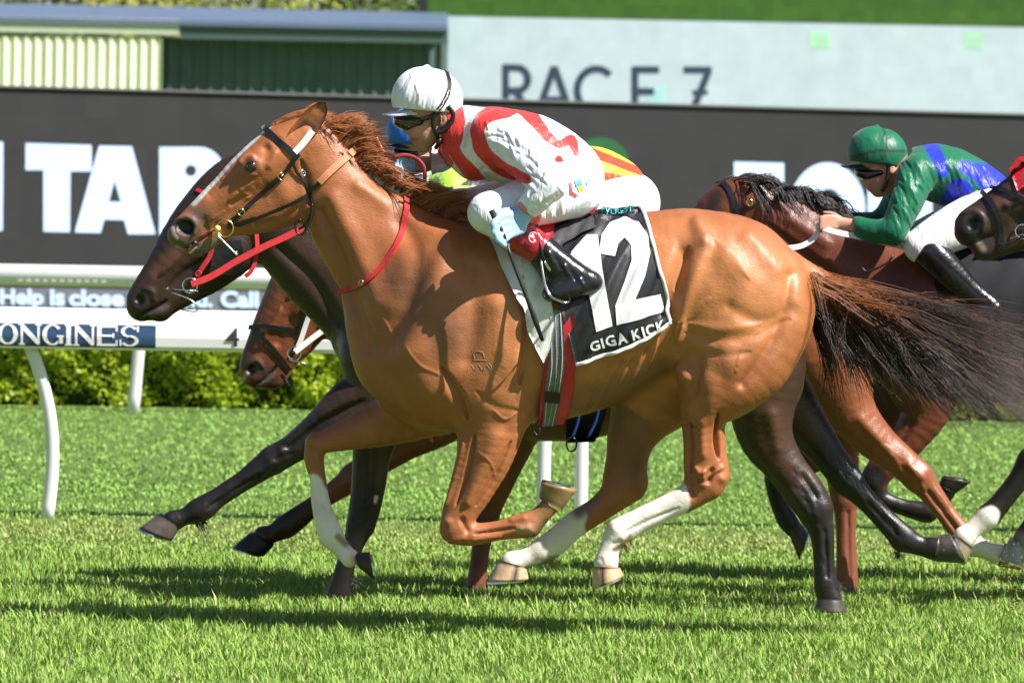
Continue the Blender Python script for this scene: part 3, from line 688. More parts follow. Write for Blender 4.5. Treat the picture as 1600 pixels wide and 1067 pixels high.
# ================================================================ horses
def coat_mat(name, rough=.42, sheen=.15, rb=.0035):
    m, t, b, N, L = nodes(name)
    a = N('ShaderNodeAttribute'); a.attribute_name = 'Col'; tc = N('ShaderNodeTexCoord')
    n = N('ShaderNodeTexNoise'); n.inputs['Scale'].default_value = 9; n.inputs['Detail'].default_value = 6; n.inputs['Roughness'].default_value = .6; L(tc.outputs['Object'], n.inputs['Vector'])
    mr = N('ShaderNodeMapRange'); mr.inputs[1].default_value = .3; mr.inputs[2].default_value = .7; mr.inputs[3].default_value = .84; mr.inputs[4].default_value = 1.16; L(n.outputs[0], mr.inputs[0])
    sc = N('ShaderNodeVectorMath'); sc.operation = 'SCALE'; L(a.outputs['Color'], sc.inputs[0]); L(mr.outputs[0], sc.inputs['Scale']); L(sc.outputs[0], b.inputs['Base Color'])
    mp = N('ShaderNodeMapping'); mp.inputs['Scale'].default_value = (60, 200, 240); mp.inputs['Rotation'].default_value = (0, .5, 0); L(tc.outputs['Object'], mp.inputs[0])
    h = N('ShaderNodeTexNoise'); h.inputs['Scale'].default_value = 1.2; h.inputs['Detail'].default_value = 3; L(mp.outputs[0], h.inputs['Vector'])
    bp = N('ShaderNodeBump'); bp.inputs['Distance'].default_value = .0018; bp.inputs['Strength'].default_value = .7; L(h.outputs[0], bp.inputs['Height'])
    n3 = N('ShaderNodeTexNoise'); n3.inputs['Scale'].default_value = 14; n3.inputs['Detail'].default_value = 3; L(tc.outputs['Object'], n3.inputs['Vector'])
    b2 = N('ShaderNodeBump'); b2.inputs['Distance'].default_value = .008; b2.inputs['Strength'].default_value = .5; L(n3.outputs[0], b2.inputs['Height']); L(bp.outputs[0], b2.inputs['Normal'])
    n4 = N('ShaderNodeTexNoise'); n4.noise_type = 'RIDGED_MULTIFRACTAL'; n4.inputs['Scale'].default_value = 11; n4.inputs['Detail'].default_value = 2.5; n4.inputs['Distortion'].default_value = .8; L(tc.outputs['Object'], n4.inputs['Vector'])
    b3 = N('ShaderNodeBump'); b3.inputs['Distance'].default_value = rb; b3.inputs['Strength'].default_value = .45; L(n4.outputs[0], b3.inputs['Height']); L(b2.outputs[0], b3.inputs['Normal']); L(b3.outputs[0], b.inputs['Normal'])
    r2 = N('ShaderNodeMapRange'); r2.inputs[3].default_value = rough-.09; r2.inputs[4].default_value = rough+.12; L(n3.outputs[0], r2.inputs[0]); L(r2.outputs[0], b.inputs['Roughness'])
    b.inputs['Specular IOR Level'].default_value = .5; b.inputs['Sheen Weight'].default_value = 0; b.inputs['Sheen Roughness'].default_value = .4
    return m
COAT = coat_mat('horse_coat', .44); COATW = coat_mat('wet_coat', .34, .05, .006)
HAIRM = mat('horse_hair', (1, 1, 1), .38, .5, .1, 40, attr='Col')
HOOFM = mat('hoof_horn', (1, 1, 1), .4, .5, .25, 30, .001, 90, attr='Col')
EYEM = mat('horse_eye', (.012, .006, .004), .06, .8, .05, 30, coat=1)
def hair(name, S, r, cols, parent, k=3, trange=(-.2, 1.2)):
    """S list of (n,3) strands with equal n"""
    S = np.array(S); m, n, _ = S.shape
    T = np.gradient(S, axis=1); T /= np.linalg.norm(T, axis=2)[..., None]+1e-12
    B = np.cross(T, [0.2, 1, .1]); B /= np.linalg.norm(B, axis=2)[..., None]+1e-12; Nn = np.cross(B, T)
    rr = (r*np.r_[np.linspace(.9, 1, n//2), np.linspace(1, .15, n-n//2)])[None, :, None]*(np.random.default_rng(3).uniform(.6, 1.3, m))[:, None, None]
    ang = np.arange(k)*2*math.pi/k
    V = np.stack([S+rr*(math.cos(a)*B+math.sin(a)*Nn) for a in ang], 2)
    i = np.arange(m)[:, None, None]*n*k+np.arange(n-1)[None, :, None]*k+np.arange(k)[None, None, :]
    j = np.arange(m)[:, None, None]*n*k+np.arange(n-1)[None, :, None]*k+((np.arange(k)+1) % k)[None, None, :]
    F = np.stack([i, i+k, j+k, j], 3).reshape(-1, 4)
    o = meshobj(name, V.reshape(-1, 3), F, HAIRM, parent)
    C = np.array(cols); t = np.linspace(0, 1, n)[None, :, None]; t = ss(t, *trange)
    C = C[:, 0][:, None, :]*(1-t)+C[:, 1][:, None, :]*t
    vcol(o, np.repeat(C.reshape(-1, 3), k, 0)); return o
def bez(a, b, c, d, n):
    t = np.linspace(0, 1, n)[:, None]; return (1-t)**3*a+3*(1-t)**2*t*b+3*(1-t)*t*t*c+t**3*d
def hoof(parent, Y, cf, cb, toe, heel, col=(.25, .17, .11), w0=.042, w1=.056, shoe=True, stripe=None):
    """side-profile points in px: coronet front/back, toe, heel; Y depth"""
    P = [at(p[0], p[1], Y) for p in (cf, cb, toe, heel)]; k = 20; nn = 7
    a = np.arange(k)*2*math.pi/k; V = []; cols = []
    for i in range(nn):
        t = i/(nn-1); f = P[0]*(1-t)+P[2]*t; b = P[1]*(1-t)+P[3]*t; c = (f+b)/2; u = (f-b)/2
        if i == 0: u = u*.93
        ww = (w0*(1-t)+w1*t)*(1.0 if i else .93)
        sh = np.cos(a); V.append(c+u*sh[:, None]+np.outer(np.sin(a)*ww*(1-.16*(sh < 0)*sh*sh), [0, 1, 0]))
        dk = .62+.38*min(1, t*3); cc = np.tile(np.array(col)*dk, (k, 1))
        if stripe: cc[(sh > stripe[0]) & (sh < stripe[1])] = (.05, .035, .03)
        cols.append(cc)
    ax = (P[2]+P[3])/2-(P[0]+P[1])/2; ax /= np.linalg.norm(ax)
    base = V[-1]; c = base.mean(0)
    V.append(c+(base-c)*.82-ax*.002); cols.append(np.tile([.12, .1, .06], (k, 1)))
    V.append(c+(base-c)*.3-ax*.014); cols.append(np.tile([.10, .09, .05], (k, 1)))
    n = len(V); F = [(i*k+j, i*k+(j+1) % k, (i+1)*k+(j+1) % k, (i+1)*k+j) for i in range(n-1) for j in range(k)]+[tuple(range(k)), tuple(reversed(range((n-1)*k, n*k)))]
    o = meshobj('hoof', np.concatenate(V), F, HOOFM, parent); vcol(o, np.concatenate(cols))
    if shoe:
        js = [j for j in range(k) if math.cos(a[j]) > -.86]; js = sorted(js, key=lambda j: (a[j]+math.pi) % (2*math.pi))
        mb = MB(); ring = np.array([base[j] for j in js]); inn = c+(ring-c)*.74; out = c+(ring-c)*1.0
        q = []
        for i in range(len(js)): q += [out[i], inn[i], inn[i]+ax*.007, out[i]+ax*.007]
        F = [(4*i+j, 4*i+(j+1) % 4, 4*i+4+(j+1) % 4, 4*i+4+j) for i in range(len(js)-1) for j in range(4)]+[(0, 1, 2, 3), (4*len(js)-1, 4*len(js)-2, 4*len(js)-3, 4*len(js)-4)]
        meshobj('horseshoe', q, F, M['steel'], o, False)
    return o
def paint(C, V, Y0, base, marks, N=None):
    px, py = toPx(V); C[:] = base
    for line, col, soft, side in marks:
        L = crom(line, 3) if len(line) > 2 else np.array(line, float)
        q = pdist(px, py, L); wgt = 1-ss(q+.10*wob(V, 60, 9), 1-soft, 1+soft*.3)
        if side == 'n': wgt = wgt*(V[:, 1] < Y0+.03)
        if side == 'f': wgt = wgt*(V[:, 1] > Y0+.02)
        C[:] = C*(1-wgt[:, None])+np.array(col)*wgt[:, None]
    return C
class Horse: pass
def make_horse(Y0, label, h, box, chains, subs, strokes, marks, base, anchor, group='racehorses galloping', material=COAT, topdark=None, wobamp=.0022, samp=1.8):
    H = Horse(); H.Y0 = Y0; a = at(anchor[0], anchor[1], Y0)
    H.root = empty('racehorse', (a[0], Y0, 0), label, 'horse', group)
    lo = at(box[0], box[3], Y0); hi = at(box[2], box[1], Y0)
    F = Field(Y0, h, (lo[0], Y0-.40, lo[2]), (hi[0], Y0+.40, hi[2]))
    for pts, k in chains: F.chain(pts, k, 4 if len(pts) > 2 else 2)
    for pts, k in subs: F.chain(pts, k, 2, sign=-1)
    V, Q = F.mesh(2); del F.F
    N = vnormals(V, Q); V = V+N*(wobamp*wob(V, 16, 21)+wobamp*.5*wob(V, 42, 22))[:, None]
    V = sculpt(V, Q, strokes, Y0, samp)
    H.V, H.Q = V, Q; H.body = meshobj('body', V, Q, material, H.root)
    C = np.zeros((len(V), 3)); paint(C, V, Y0, base, marks)
    H.C = C; vcol(H.body, C); H.B = bvh(V, Q)
    return H
def ear(H, P, dy, wid, col, colin, name='ear'):
    """ear as a cupped leaf; P = base px, tip px, half width px"""
    (bx, by), (tx, ty), hw = P; n = 12; k = 9; V = []; F = []
    d = np.array([tx-bx, ty-by], float); nn = np.array([-d[1], d[0]])/np.linalg.norm(d)
    for i in range(n):
        t = i/(n-1); w_ = hw*(math.sin(math.pi*min(1, .28+.72*t)))**.8*(1.0) if t < .999 else .3
        w_ = hw*((1-t)**.55)*(.75+.9*t) if t > 0 else hw*.75
        cx, cy = bx+d[0]*t, by+d[1]*t
        for j in range(k):
            s = -1+2*j/(k-1); c = cx+nn[0]*w_*s, cy+nn[1]*w_*s
            V.append(at(c[0], c[1], H.Y0+dy+wid*(1-s*s)*(1-.5*t)*(1 if dy < 0 else -1)))
    for i in range(n-1):
        for j in range(k-1): F.append((i*k+j, i*k+j+1, (i+1)*k+j+1, (i+1)*k+j))
    V = np.array(V); V2 = V.copy(); nv = len(V); V2[:, 1] += .006*(1 if dy < 0 else -1)
    F2 = [tuple(reversed([x+nv for x in f])) for f in F]
    bd = [j for j in range(k)]+[i*k+k-1 for i in range(1, n)]+[(n-1)*k+j for j in range(k-2, -1, -1)]+[i*k for i in range(n-2, 0, -1)]
    F3 = [(bd[i], bd[(i+1) % len(bd)], bd[(i+1) % len(bd)]+nv, bd[i]+nv) for i in range(len(bd))]
    o = meshobj(name, np.concatenate([V, V2]), F+F2+F3, COAT, H.root)
    C = np.concatenate([np.tile(colin, (nv, 1)), np.tile(col, (nv, 1))]).reshape(2, n, k, 3); 
    C[0, :, 0] = col; C[0, :, -1] = col; C[0, -4:] = col; C[0, -6:-4] = (np.array(col)+colin)/2; C[0, :, 1] = (np.array(col)+colin)/2; C[0, :, -2] = (np.array(col)+colin)/2
    vcol(o, C.reshape(-1, 3)); return o
def eye(H, px, py, r=.02, dy=None):
    h = hit(H.B, px, py)
    if h is None: return
    p, n = h; mb = MB(); mb.ell(p+np.array([0, r*.62, 0]), (r, r, r*.9)); mb.build('eye', EYEM, H.root)
    cx = 2*H.Y0-p[1]; mb = MB(); mb.ell((p[0], cx-r*.52, p[2]), (r, r, r*.9)); mb.build('eye', EYEM, H.root)
# ---------------------------------------------------------------- the chestnut in front
Cc = (.34, .115, .040); Cl = (.47, .18, .064); Cd = (.13, .045, .018); Cw = (.78, .72, .64); Cm = (.11, .075, .06)
n_, f_ = -.125, .125
ch = [
 ([(640, 505, 100, 0, .16), (700, 508, 152, 0, .22), (770, 506, 156, 0, .25), (850, 503, 156, 0, .275), (930, 485, 145, 0, .28), (990, 460, 126, 0, .265), (1030, 438, 108, 0, .255), (1080, 428, 102, 0, .25), (1140, 446, 106, 0, .24), (1185, 468, 82, 0, .20)], .0),
 ([(625, 560, 66, 0, .14), (680, 598, 73, 0, .17), (760, 590, 70, 0, .17)], .05),
 ([(495, 245, 50, 0, .07), (512, 281, 58, 0, .08), (548, 338, 68, 0, .085), (596, 388, 87, 0, .10), (640, 430, 104, 0, .13), (675, 475, 118, 0, .17)], .05),
 ([(478, 222, 43, 0, .075), (437, 242, 44, 0, .088), (400, 269, 41, 0, .085), (363, 302, 35, 0, .06), (330, 326, 28, 0, .05), (302, 350, 25, 0, .05), (284, 367, 23, 0, .048)], .025),
 ([(458, 292, 57, 0, .062), (425, 311, 49, 0, .06), (392, 328, 39, 0, .05), (360, 342, 28, 0, .042), (337, 358, 21, 0, .038)], .02),
 ([(345, 358, 18, 0, .036), (325, 374, 18, 0, .036), (312, 383, 16, 0, .036), (302, 387, 12, 0, .03)], .008),
 ([(400, 258, 12, -.08, .02), (385, 262, 10, -.072, .018)], .02), ([(400, 258, 12, .08, .02), (385, 262, 10, .072, .018)], .02),
 # shoulder, near elbow and folded fore leg
 ([(690, 440, 70, -.14, .10), (700, 540, 85, -.13, .12), (760, 600, 62, -.13, .11)], .08),
 ([(690, 440, 70, .14, .10), (700, 540, 85, .13, .12), (740, 590, 60, .13, .11)], .08),
 ([(775, 612, 56, n_, .10), (768, 665, 53, n_, .078), (757, 715, 43, n_, .062), (736, 765, 34, n_, .05), (718, 800, 28, n_, .045), (712, 822, 25, n_, .043)], .045),
 ([(712, 826, 24, n_, .042), (738, 834, 18.5, n_, .032), (778, 829, 15.5, n_, .026), (808, 823, 18.5, n_, .032), (826, 820, 20, n_, .036)], .012),
 ([(826, 820, 18, n_, .034), (845, 804, 14, n_, .027), (862, 786, 15, n_, .034)], .01),
 # far fore leg, knee lifted
 ([(700, 615, 60, f_, .10), (620, 652, 42, f_, .075), (560, 674, 28, f_, .055), (512, 688, 19, f_, .042), (495, 692, 17, f_, .042)], .05),
 ([(495, 692, 17, f_, .042), (491, 717, 15.5, f_, .036), (497, 748, 12.5, f_, .028), (500, 780, 14, f_, .028), (507, 810, 17, f_, .034), (517, 836, 20, f_, .036)], .012),
 ([(517, 838, 18, f_, .034), (533, 857, 14, f_, .027), (547, 872, 15, f_, .036)], .01),
 # near hind leg
 ([(1150, 440, 85, -.10, .14), (1192, 488, 76, -.10, .13), (1180, 548, 66, -.11, .12), (1150, 590, 48, -.12, .10)], .08),
 ([(1105, 470, 85, -.09, .14), (1135, 540, 80, -.11, .14), (1120, 595, 60, -.12, .12), (1100, 640, 38, n_, .08), (1100, 690, 32, n_, .058), (1101, 728, 32, n_, .048), (1104, 748, 31, n_, .045)], .08),
 ([(1122, 740, 16, n_, .03), (1116, 690, 12, n_, .02)], .02),
 ([(1100, 755, 29, n_, .044), (1078, 775, 22, n_, .038), (1035, 797, 19.5, n_, .031), (995, 816, 20, n_, .032), (967, 831, 22, n_, .037)], .015),
 ([(965, 835, 20, n_, .035), (953, 857, 16, n_, .029), (947, 880, 20, n_, .038)], .01),
 # far hind leg
 ([(1080, 520, 85, .10, .14), (1040, 590, 78, .11, .14), (1008, 640, 52, f_, .10), (988, 680, 38, f_, .07), (980, 715, 33, f_, .056), (976, 745, 34, f_, .05)], .06),
 ([(980, 757, 31, f_, .045), (940, 792, 21, f_, .036), (900, 818, 20, f_, .031), (868, 846, 20.5, f_, .032), (848, 860, 20, f_, .036)], .015),
 ([(848, 860, 19, f_, .034), (822, 872, 15, f_, .029), (800, 879, 18, f_, .038)], .01),
 # dock of the tail
 ([(1235, 425, 30, 0, .06), (1270, 440, 24, 0, .045), (1310, 462, 16, 0, .03), (1350, 485, 9, 0, .02)], .03),
]
subs = [([(292, 355, 13, -.055, .026), (285, 353, 12, -.055, .026)], .005), ([(292, 355, 13, .055, .026), (285, 353, 12, .055, .026)], .005), ([(296, 391, 2.2, 0, .05), (308, 382, 2.2, 0, .05)], .003)]
S = [
 # neck and shoulder
 ([(500, 330, 9), (530, 400, 12), (552, 470, 14), (575, 545, 16)], -9, 'b'), ([(520, 310, 16), (560, 390, 20), (590, 470, 24)], 7, 'b'),
 ([(620, 330, 16), (650, 400, 20), (640, 470, 20), (610, 540, 20)], -7, 'b'), ([(700, 370, 14), (680, 440, 22), (640, 540, 26)], 9, 'b'),
 ([(560, 290, 12), (620, 330, 14), (680, 360, 16)], 5, 'b'),
 ([(735, 420, 16), (742, 490, 20), (730, 560, 18)], -7, 'n'), ([(780, 480, 34), (790, 560, 40)], 9, 'n'), ([(818, 430, 10), (822, 520, 10), (812, 600, 9)], -8, 'n'),
 ([(690, 575, 9), (712, 615, 9), (730, 655, 8)], -9, 'n'), ([(640, 560, 34), (665, 610, 34)], 10, 'n'), ([(745, 612, 8), (775, 636, 8), (812, 642, 8)], -2, 'n'),
 # forearm and knee
 ([(725, 690, 7), (712, 740, 6), (698, 790, 5)], 5, 'n'), ([(742, 680, 6), (730, 740, 5), (712, 790, 4)], -7, 'n'), ([(775, 680, 18), (750, 740, 13), (730, 785, 8)], 7, 'n'),
 ([(798, 690, 5), (772, 745, 5), (744, 790, 4)], -6, 'n'), ([(700, 815, 8)], 5, 'n'), ([(722, 812, 5), (730, 828, 5)], -5, 'n'), ([(724, 840, 5), (705, 846, 6)], 3, 'n'),
 ([(740, 834, 3.5), (780, 829, 3.5), (805, 824, 4)], -5, 'n'), ([(740, 843, 4), (780, 838, 4)], 2, 'n'), ([(800, 812, 5), (818, 808, 6)], 3, 'n'), ([(815, 826, 6), (824, 824, 7)], 4, 'n'),
 ([(484, 700, 4), (494, 735, 4)], -3, 'fn'), ([(497, 760, 4), (505, 800, 4)], -3, 'fn'),
 # barrel and flank
 ([(1090, 350, 14), (1100, 372, 16)], 10, 'n'), ([(1068, 395, 14), (1054, 445, 16), (1040, 490, 14)], -13, 'n'), ([(1102, 385, 12), (1086, 430, 13), (1070, 475, 12), (1060, 530, 10)], 6.5, 'n'), ([(1075, 385, 8), (1066, 415, 9), (1056, 455, 8)], -6, 'n'), ([(1072, 520, 9), (1120, 530, 10), (1180, 524, 11), (1235, 500, 11)], -2.6, 'n'), ([(1078, 505, 8), (1130, 514, 10), (1190, 506, 10)], 2, 'n'), ([(1084, 548, 7), (1130, 556, 8), (1173, 550, 8)], -2, 'n'), ([(1115, 372, 11), (1145, 400, 11), (1170, 435, 11)], 2.5, 'n'), ([(1075, 500, 6), (1095, 478, 6), (1110, 465, 6)], 1.6, 'n'),
 ([(915, 600, 6), (965, 575, 6), (1020, 530, 7)], 2.5, 'n'),
 # quarter
 ([(1130, 400, 20), (1160, 440, 26), (1150, 500, 26)], 6, 'n'), ([(1140, 480, 12), (1190, 505, 14), (1240, 485, 12)], -4, 'n'), ([(1235, 430, 10), (1225, 490, 12), (1195, 555, 12), (1160, 600, 9)], -8, 'n'),
 ([(1170, 370, 14), (1215, 420, 18)], 5, 'n'), ([(1062, 572, 10), (1072, 590, 10)], 9, 'n'), ([(1090, 560, 12), (1085, 610, 10)], -6, 'n'), ([(1110, 600, 22), (1105, 650, 15)], 6, 'n'),
 ([(1130, 520, 26), (1140, 570, 24)], 5, 'n'),
 ([(1122, 645, 4), (1119, 684, 4), (1123, 716, 5)], -14, 'n'), ([(1078, 660, 4), (1080, 700, 4), (1079, 738, 4)], -8, 'n'), ([(1073, 690, 3), (1072, 738, 3.5), (1080, 750, 3.5)], 4, 'n'), ([(1085, 728, 4), (1096, 738, 5), (1110, 728, 4)], 4, 'n'), ([(1090, 748, 4), (1104, 752, 4), (1125, 735, 4)], -5, 'n'), ([(1072, 664, 2.4), (1086, 666, 2.4)], -4, 'n'), ([(1100, 735, 3), (1100, 752, 3)], 4, 'n'), ([(1112, 744, 4), (1128, 730, 4)], 4, 'n'), ([(1096, 660, 9), (1098, 710, 8)], 5, 'n'),
 ([(1093, 740, 8), (1098, 755, 8)], 5, 'n'), ([(1112, 735, 5), (1108, 752, 4)], -6, 'n'), ([(1078, 755, 6), (1082, 775, 6)], -4, 'n'), ([(1128, 748, 8)], 4, 'n'),
 ([(1060, 793, 4), (1010, 815, 4), (975, 832, 4)], -3.5, 'n'), ([(960, 825, 8)], 3, 'n'), ([(968, 845, 4), (960, 850, 4)], -3, 'n'),
 # head
 ([(398, 245, 8), (383, 249, 6), (374, 258, 5)], 6, 'b'), ([(401, 272, 6), (388, 273, 6), (378, 267, 5)], 3.5, 'b'), ([(415, 232, 9)], -6, 'b'), ([(432, 222, 9)], -4, 'b'), ([(420, 258, 7), (430, 240, 6)], 4, 'b'),
 ([(395, 285, 5), (376, 298, 5), (358, 314, 5)], 2.5, 'b'), ([(385, 306, 5), (370, 314, 5), (360, 322, 4)], -3, 'b'), ([(372, 275, 4), (368, 290, 4), (374, 300, 4)], -1.5, 'b'), ([(345, 345, 2.4), (335, 352, 2.4), (334, 362, 2.4)], -2, 'b'), ([(350, 330, 2.4), (336, 340, 2.4), (326, 344, 2.4)], 1.6, 'b'), ([(450, 305, 24), (435, 285, 20)], 6, 'b'),
 ([(470, 250, 6), (480, 285, 6), (482, 320, 6)], -7, 'b'), ([(402, 352, 5), (430, 345, 5)], -3, 'b'),
 ([(360, 280, 9), (330, 305, 9)], -3, 'b'), ([(275, 345, 6), (293, 339, 6), (304, 350, 6), (303, 366, 6)], 4.5, 'b'), ([(318, 345, 9), (322, 358, 8)], -3, 'b'),
 ([(281, 394, 2.4), (296, 386, 2.4), (312, 374, 2.6), (330, 364, 3)], -10, 'b'), ([(342, 352, 5), (335, 358, 5)], -3, 'b'),
]
# branching veins and fine creases
for v in ([(575, 480, 2.5), (600, 500, 2.5), (618, 545, 2.5)], [(700, 590, 2.6), (660, 570, 2.4), (640, 540, 2.2)], [(770, 640, 2.4), (790, 655, 2.2), (812, 640, 2)], [(1080, 620, 2.4), (1075, 665, 2.4), (1082, 690, 2)], [(745, 705, 2.2), (765, 720, 2), (775, 745, 2)], [(420, 300, 2.2), (400, 318, 2.2), (372, 330, 2)], [(408, 285, 2), (395, 305, 2), (380, 312, 2)], [(1180, 520, 2.4), (1160, 545, 2.4), (1150, 580, 2.2)]):
    S.append((v, 1.8, 'n'))
for i in range(9): S.append(([(905+i*13, 655-i*9, 3), (925+i*12, 610-i*7, 3.4), (940+i*11, 575-i*6, 3)], -2.2 if i % 2 else 2.2, 'n'))
for i in range(4): S.append(([(1055+i*4, 500+i*3, 3), (1048+i*3, 530, 3)], 2.5 if i % 2 else -3, 'n'))
dkg = (.055, .035, .028)
Mk = [
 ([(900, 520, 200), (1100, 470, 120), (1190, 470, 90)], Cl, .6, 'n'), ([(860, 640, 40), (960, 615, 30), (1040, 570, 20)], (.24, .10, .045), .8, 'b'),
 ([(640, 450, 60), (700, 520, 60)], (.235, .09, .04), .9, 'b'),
 ([(432, 190, 3), (409, 206, 5), (370, 243, 5), (330, 288, 5.5), (303, 316, 7)], (.70, .68, .66), .5, 'b'),
 ([(310, 340, 24), (285, 368, 30), (310, 390, 24)], Cm, .9, 'b'), ([(270, 356, 3), (272, 366, 3.5), (277, 372, 3)], (.5, .40, .36), .5, 'b'), ([(276, 386, 3.5), (284, 390, 3)], (.40, .33, .30), .5, 'b'), ([(292, 355, 14), (285, 353, 12.5)], (.006, .005, .004), .25, 'b'),
 ([(392, 260, 15)], (.06, .03, .02), .8, 'b'), ([(335, 380, 10), (320, 392, 8)], (.13, .12, .09), .9, 'b'), ([(297, 393, 3.6), (307, 383, 2)], (.75, .65, .5), .3, 'b'),
 ([(485, 765, 25), (500, 800, 27), (525, 860, 28), (560, 890, 26)], Cw, .18, 'f'), ([(540, 850, 7), (528, 838, 6)], (.30, .26, .08), .8, 'f'), ([(551, 873, 10)], (.62, .42, .30), .8, 'f'),
 ([(845, 800, 12), (862, 786, 18)], (.30, .16, .06), .6, 'n'), ([(855, 815, 9), (836, 835, 8)], (.12, .10, .03), .8, 'n'), ([(812, 826, 10), (830, 826, 12)], (.5, .28, .15), .9, 'n'),
 ([(1054, 772, 24), (1040, 800, 34), (1000, 820, 32), (955, 850, 34), (945, 890, 30)], Cw, .15, 'n'), ([(975, 850, 8), (985, 845, 6)], (.24, .2, .06), .9, 'n'), ([(948, 890, 14)], (.5, .32, .2), .9, 'n'), ([(952, 820, 8)], (.30, .2, .14), .9, 'n'),
 ([(886, 800, 30), (886, 850, 30), (850, 862, 32), (790, 885, 34)], Cw, .15, 'f'), ([(870, 872, 8), (850, 880, 7)], (.25, .22, .07), .9, 'f'), ([(985, 838, 5), (975, 850, 7), (960, 858, 5)], (.20, .17, .06), .9, 'n'), ([(860, 876, 6), (840, 884, 5), (815, 890, 4)], (.22, .19, .07), .9, 'f'), ([(940, 870, 3), (944, 880, 3)], (.28, .2, .1), .9, 'n'), ([(905, 800, 14), (930, 782, 12)], (.20, .14, .11), .9, 'f'),
 ([(985, 640, 70), (980, 720, 50)], (.20, .08, .035), .9, 'f'),  # shade over the far hind leg, painted into the coat colour
 ([(1285, 450, 40), (1350, 485, 30)], (.33, .11, .03), .6, 'b'),
]
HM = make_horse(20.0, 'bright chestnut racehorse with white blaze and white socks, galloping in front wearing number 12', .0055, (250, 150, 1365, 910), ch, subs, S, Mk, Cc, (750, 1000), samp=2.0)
ear(HM, ((461, 224), (509, 160), 22), -.078, .02, (.33, .11, .035), (.05, .025, .015)); ear(HM, ((464, 214), (500, 160), 20), .07, .02, (.33, .11, .035), (.05, .025, .015))
eye(HM, 393, 260, .0245)
hoof(HM.root, 20+n_, (926, 884), (969, 886), (925, 921), (974, 899), (.55, .36, .2), stripe=(.2, .55))
hoof(HM.root, 20+f_, (779, 873), (824, 886), (761, 909), (826, 905), (.55, .38, .24), stripe=(-.5, -.05))
hoof(HM.root, 20+n_, (842, 778), (876, 800), (846, 752), (902, 764), (.26, .17, .07), w0=.038, w1=.058)
hoof(HM.root, 20+f_, (560, 886), (555, 863), (585, 906), (578, 862), (.05, .035, .025))
def strand_set(n, rootf, tipf, bend, jit, nseg, H, seed, dy=.03, clump=12, spread=.16):
    r = np.random.default_rng(seed); out = []
    while len(out) < n:
        u = r.random(); a0 = np.array(rootf(u, r), float); b0 = np.array(tipf(u, r, a0), float); k1 = bend(u, r, .33); k2 = bend(u, r, .68); off = b0-a0; L = np.linalg.norm(off)
        d0 = r.normal()*dy; dd = r.normal()*dy*1.3; ph = r.random()*6.28; fr = .8+1.6*r.random(); t = np.linspace(0, 1, nseg)
        for q in range(clump):
            a = a0+r.normal(size=2)*2.2; sc_ = .72+.34*r.random(); b = a+off*sc_+r.normal(size=2)*L*spread*.25; m1 = a+off*sc_*.33+k1+r.normal(size=2)*1.5; m2 = a+off*sc_*.68+k2+r.normal(size=2)*2.5
            P = bez(a[None], m1[None], m2[None], b[None], nseg); p2 = ph+r.normal()*.5
            P[:, 1] += jit*np.sin(p2+t*6.28*fr)*t; P[:, 0] += jit*.5*np.cos(p2*2+t*6.28*fr)*t
            e0 = d0+r.normal()*.004; e1 = d0+dd+r.normal()*.008
            out.append(np.array([at(p[0], p[1], H.Y0+e0+(e1-e0)*tt) for p, tt in zip(P, t)]))
    return out[:n]
def tuft(H, x, y, dx, dy, dep, col, n=90, L=18):
    r = np.random.default_rng(int(x+y)); out = []
    for i in range(n):
        a = np.array([x, y])+r.normal(size=2)*4; b = a+np.array([dx, dy])*L*(.5+.7*r.random())+r.normal(size=2)*3; m1 = a+(b-a)*.4+r.normal(size=2)*2; P = bez(a[None], m1[None], (b+(b-m1)*.05)[None], b[None], 6); d = dep+r.normal()*.012
        out.append(np.array([at(p[0], p[1], H.Y0+d) for p in P]))
    hair('fetlock_hair', out, .0012, colpairs(n, col, col, col, col, 1), H.root)
def colpairs(n, a0, a1, b0, b1, seed):
    r = np.random.default_rng(seed); t = r.random((n, 1)); s = r.random((n, 1))
    return np.stack([np.array(a0)*(1-t)+np.array(a1)*t, np.array(b0)*(1-s)+np.array(b1)*s], 1)
crest = crom([(500, 200), (524, 216), (556, 246), (592, 277), (640, 309), (690, 338), (706, 348)], 8)
def cr(u): i = u*(len(crest)-1); j = int(min(i, len(crest)-2)); return crest[j]+(crest[j+1]-crest[j])*(i-j)
Sm = strand_set(3000, lambda u, r: cr(u)+r.normal(size=2)*2.5, lambda u, r, a: a+np.array([38+28*r.random()+(18 if .5 < u < .8 else 0)*r.random(), -20+22*r.random()-12*math.sin(u*9)])*(1 if u < .86 else .6), lambda u, r, t: np.array([-1, -7-9*r.random()])*math.sin(math.pi*t), 1.4, 12, HM, 5, .024)
cpm = colpairs(3000, (.42, .145, .05), (.30, .095, .032), (.52, .21, .085), (.28, .09, .035), 6)
hair('mane', Sm, .0011, cpm, HM.root)
Sf = strand_set(700, lambda u, r: np.array([424+62*u, 198-24*u])+r.normal(size=2)*2, lambda u, r, a: np.array([498+26*r.random(), 176+12*r.random()]), lambda u, r, t: np.array([-1, -8-4*r.random()])*math.sin(math.pi*t)*(1-.5*u), 1, 10, HM, 15, .015)
hair('forelock', Sf, .0011, colpairs(700, (.42, .15, .05), (.30, .09, .03), (.45, .17, .06), (.25, .08, .03), 16), HM.root)
def tail_root(u, r): return np.array([1262+95*u**1.1, 432+50*u])+r.normal(size=2)*np.array([3, 9])
St = strand_set(4200, tail_root, lambda u, r, a: np.array([1390+270*r.random()**.75, 525+(r.random()-.10)*170]) if r.random() < .88 else np.array([1300+120*r.random(), 540+70*r.random()]), lambda u, r, t: np.array([0, -22+30*r.random()-12*u])*math.sin(math.pi*t), 5, 18, HM, 7, .05)
Cp = colpairs(4200, (.33, .11, .035), (.22, .07, .02), (.035, .02, .015), (.015, .010, .009), 8)
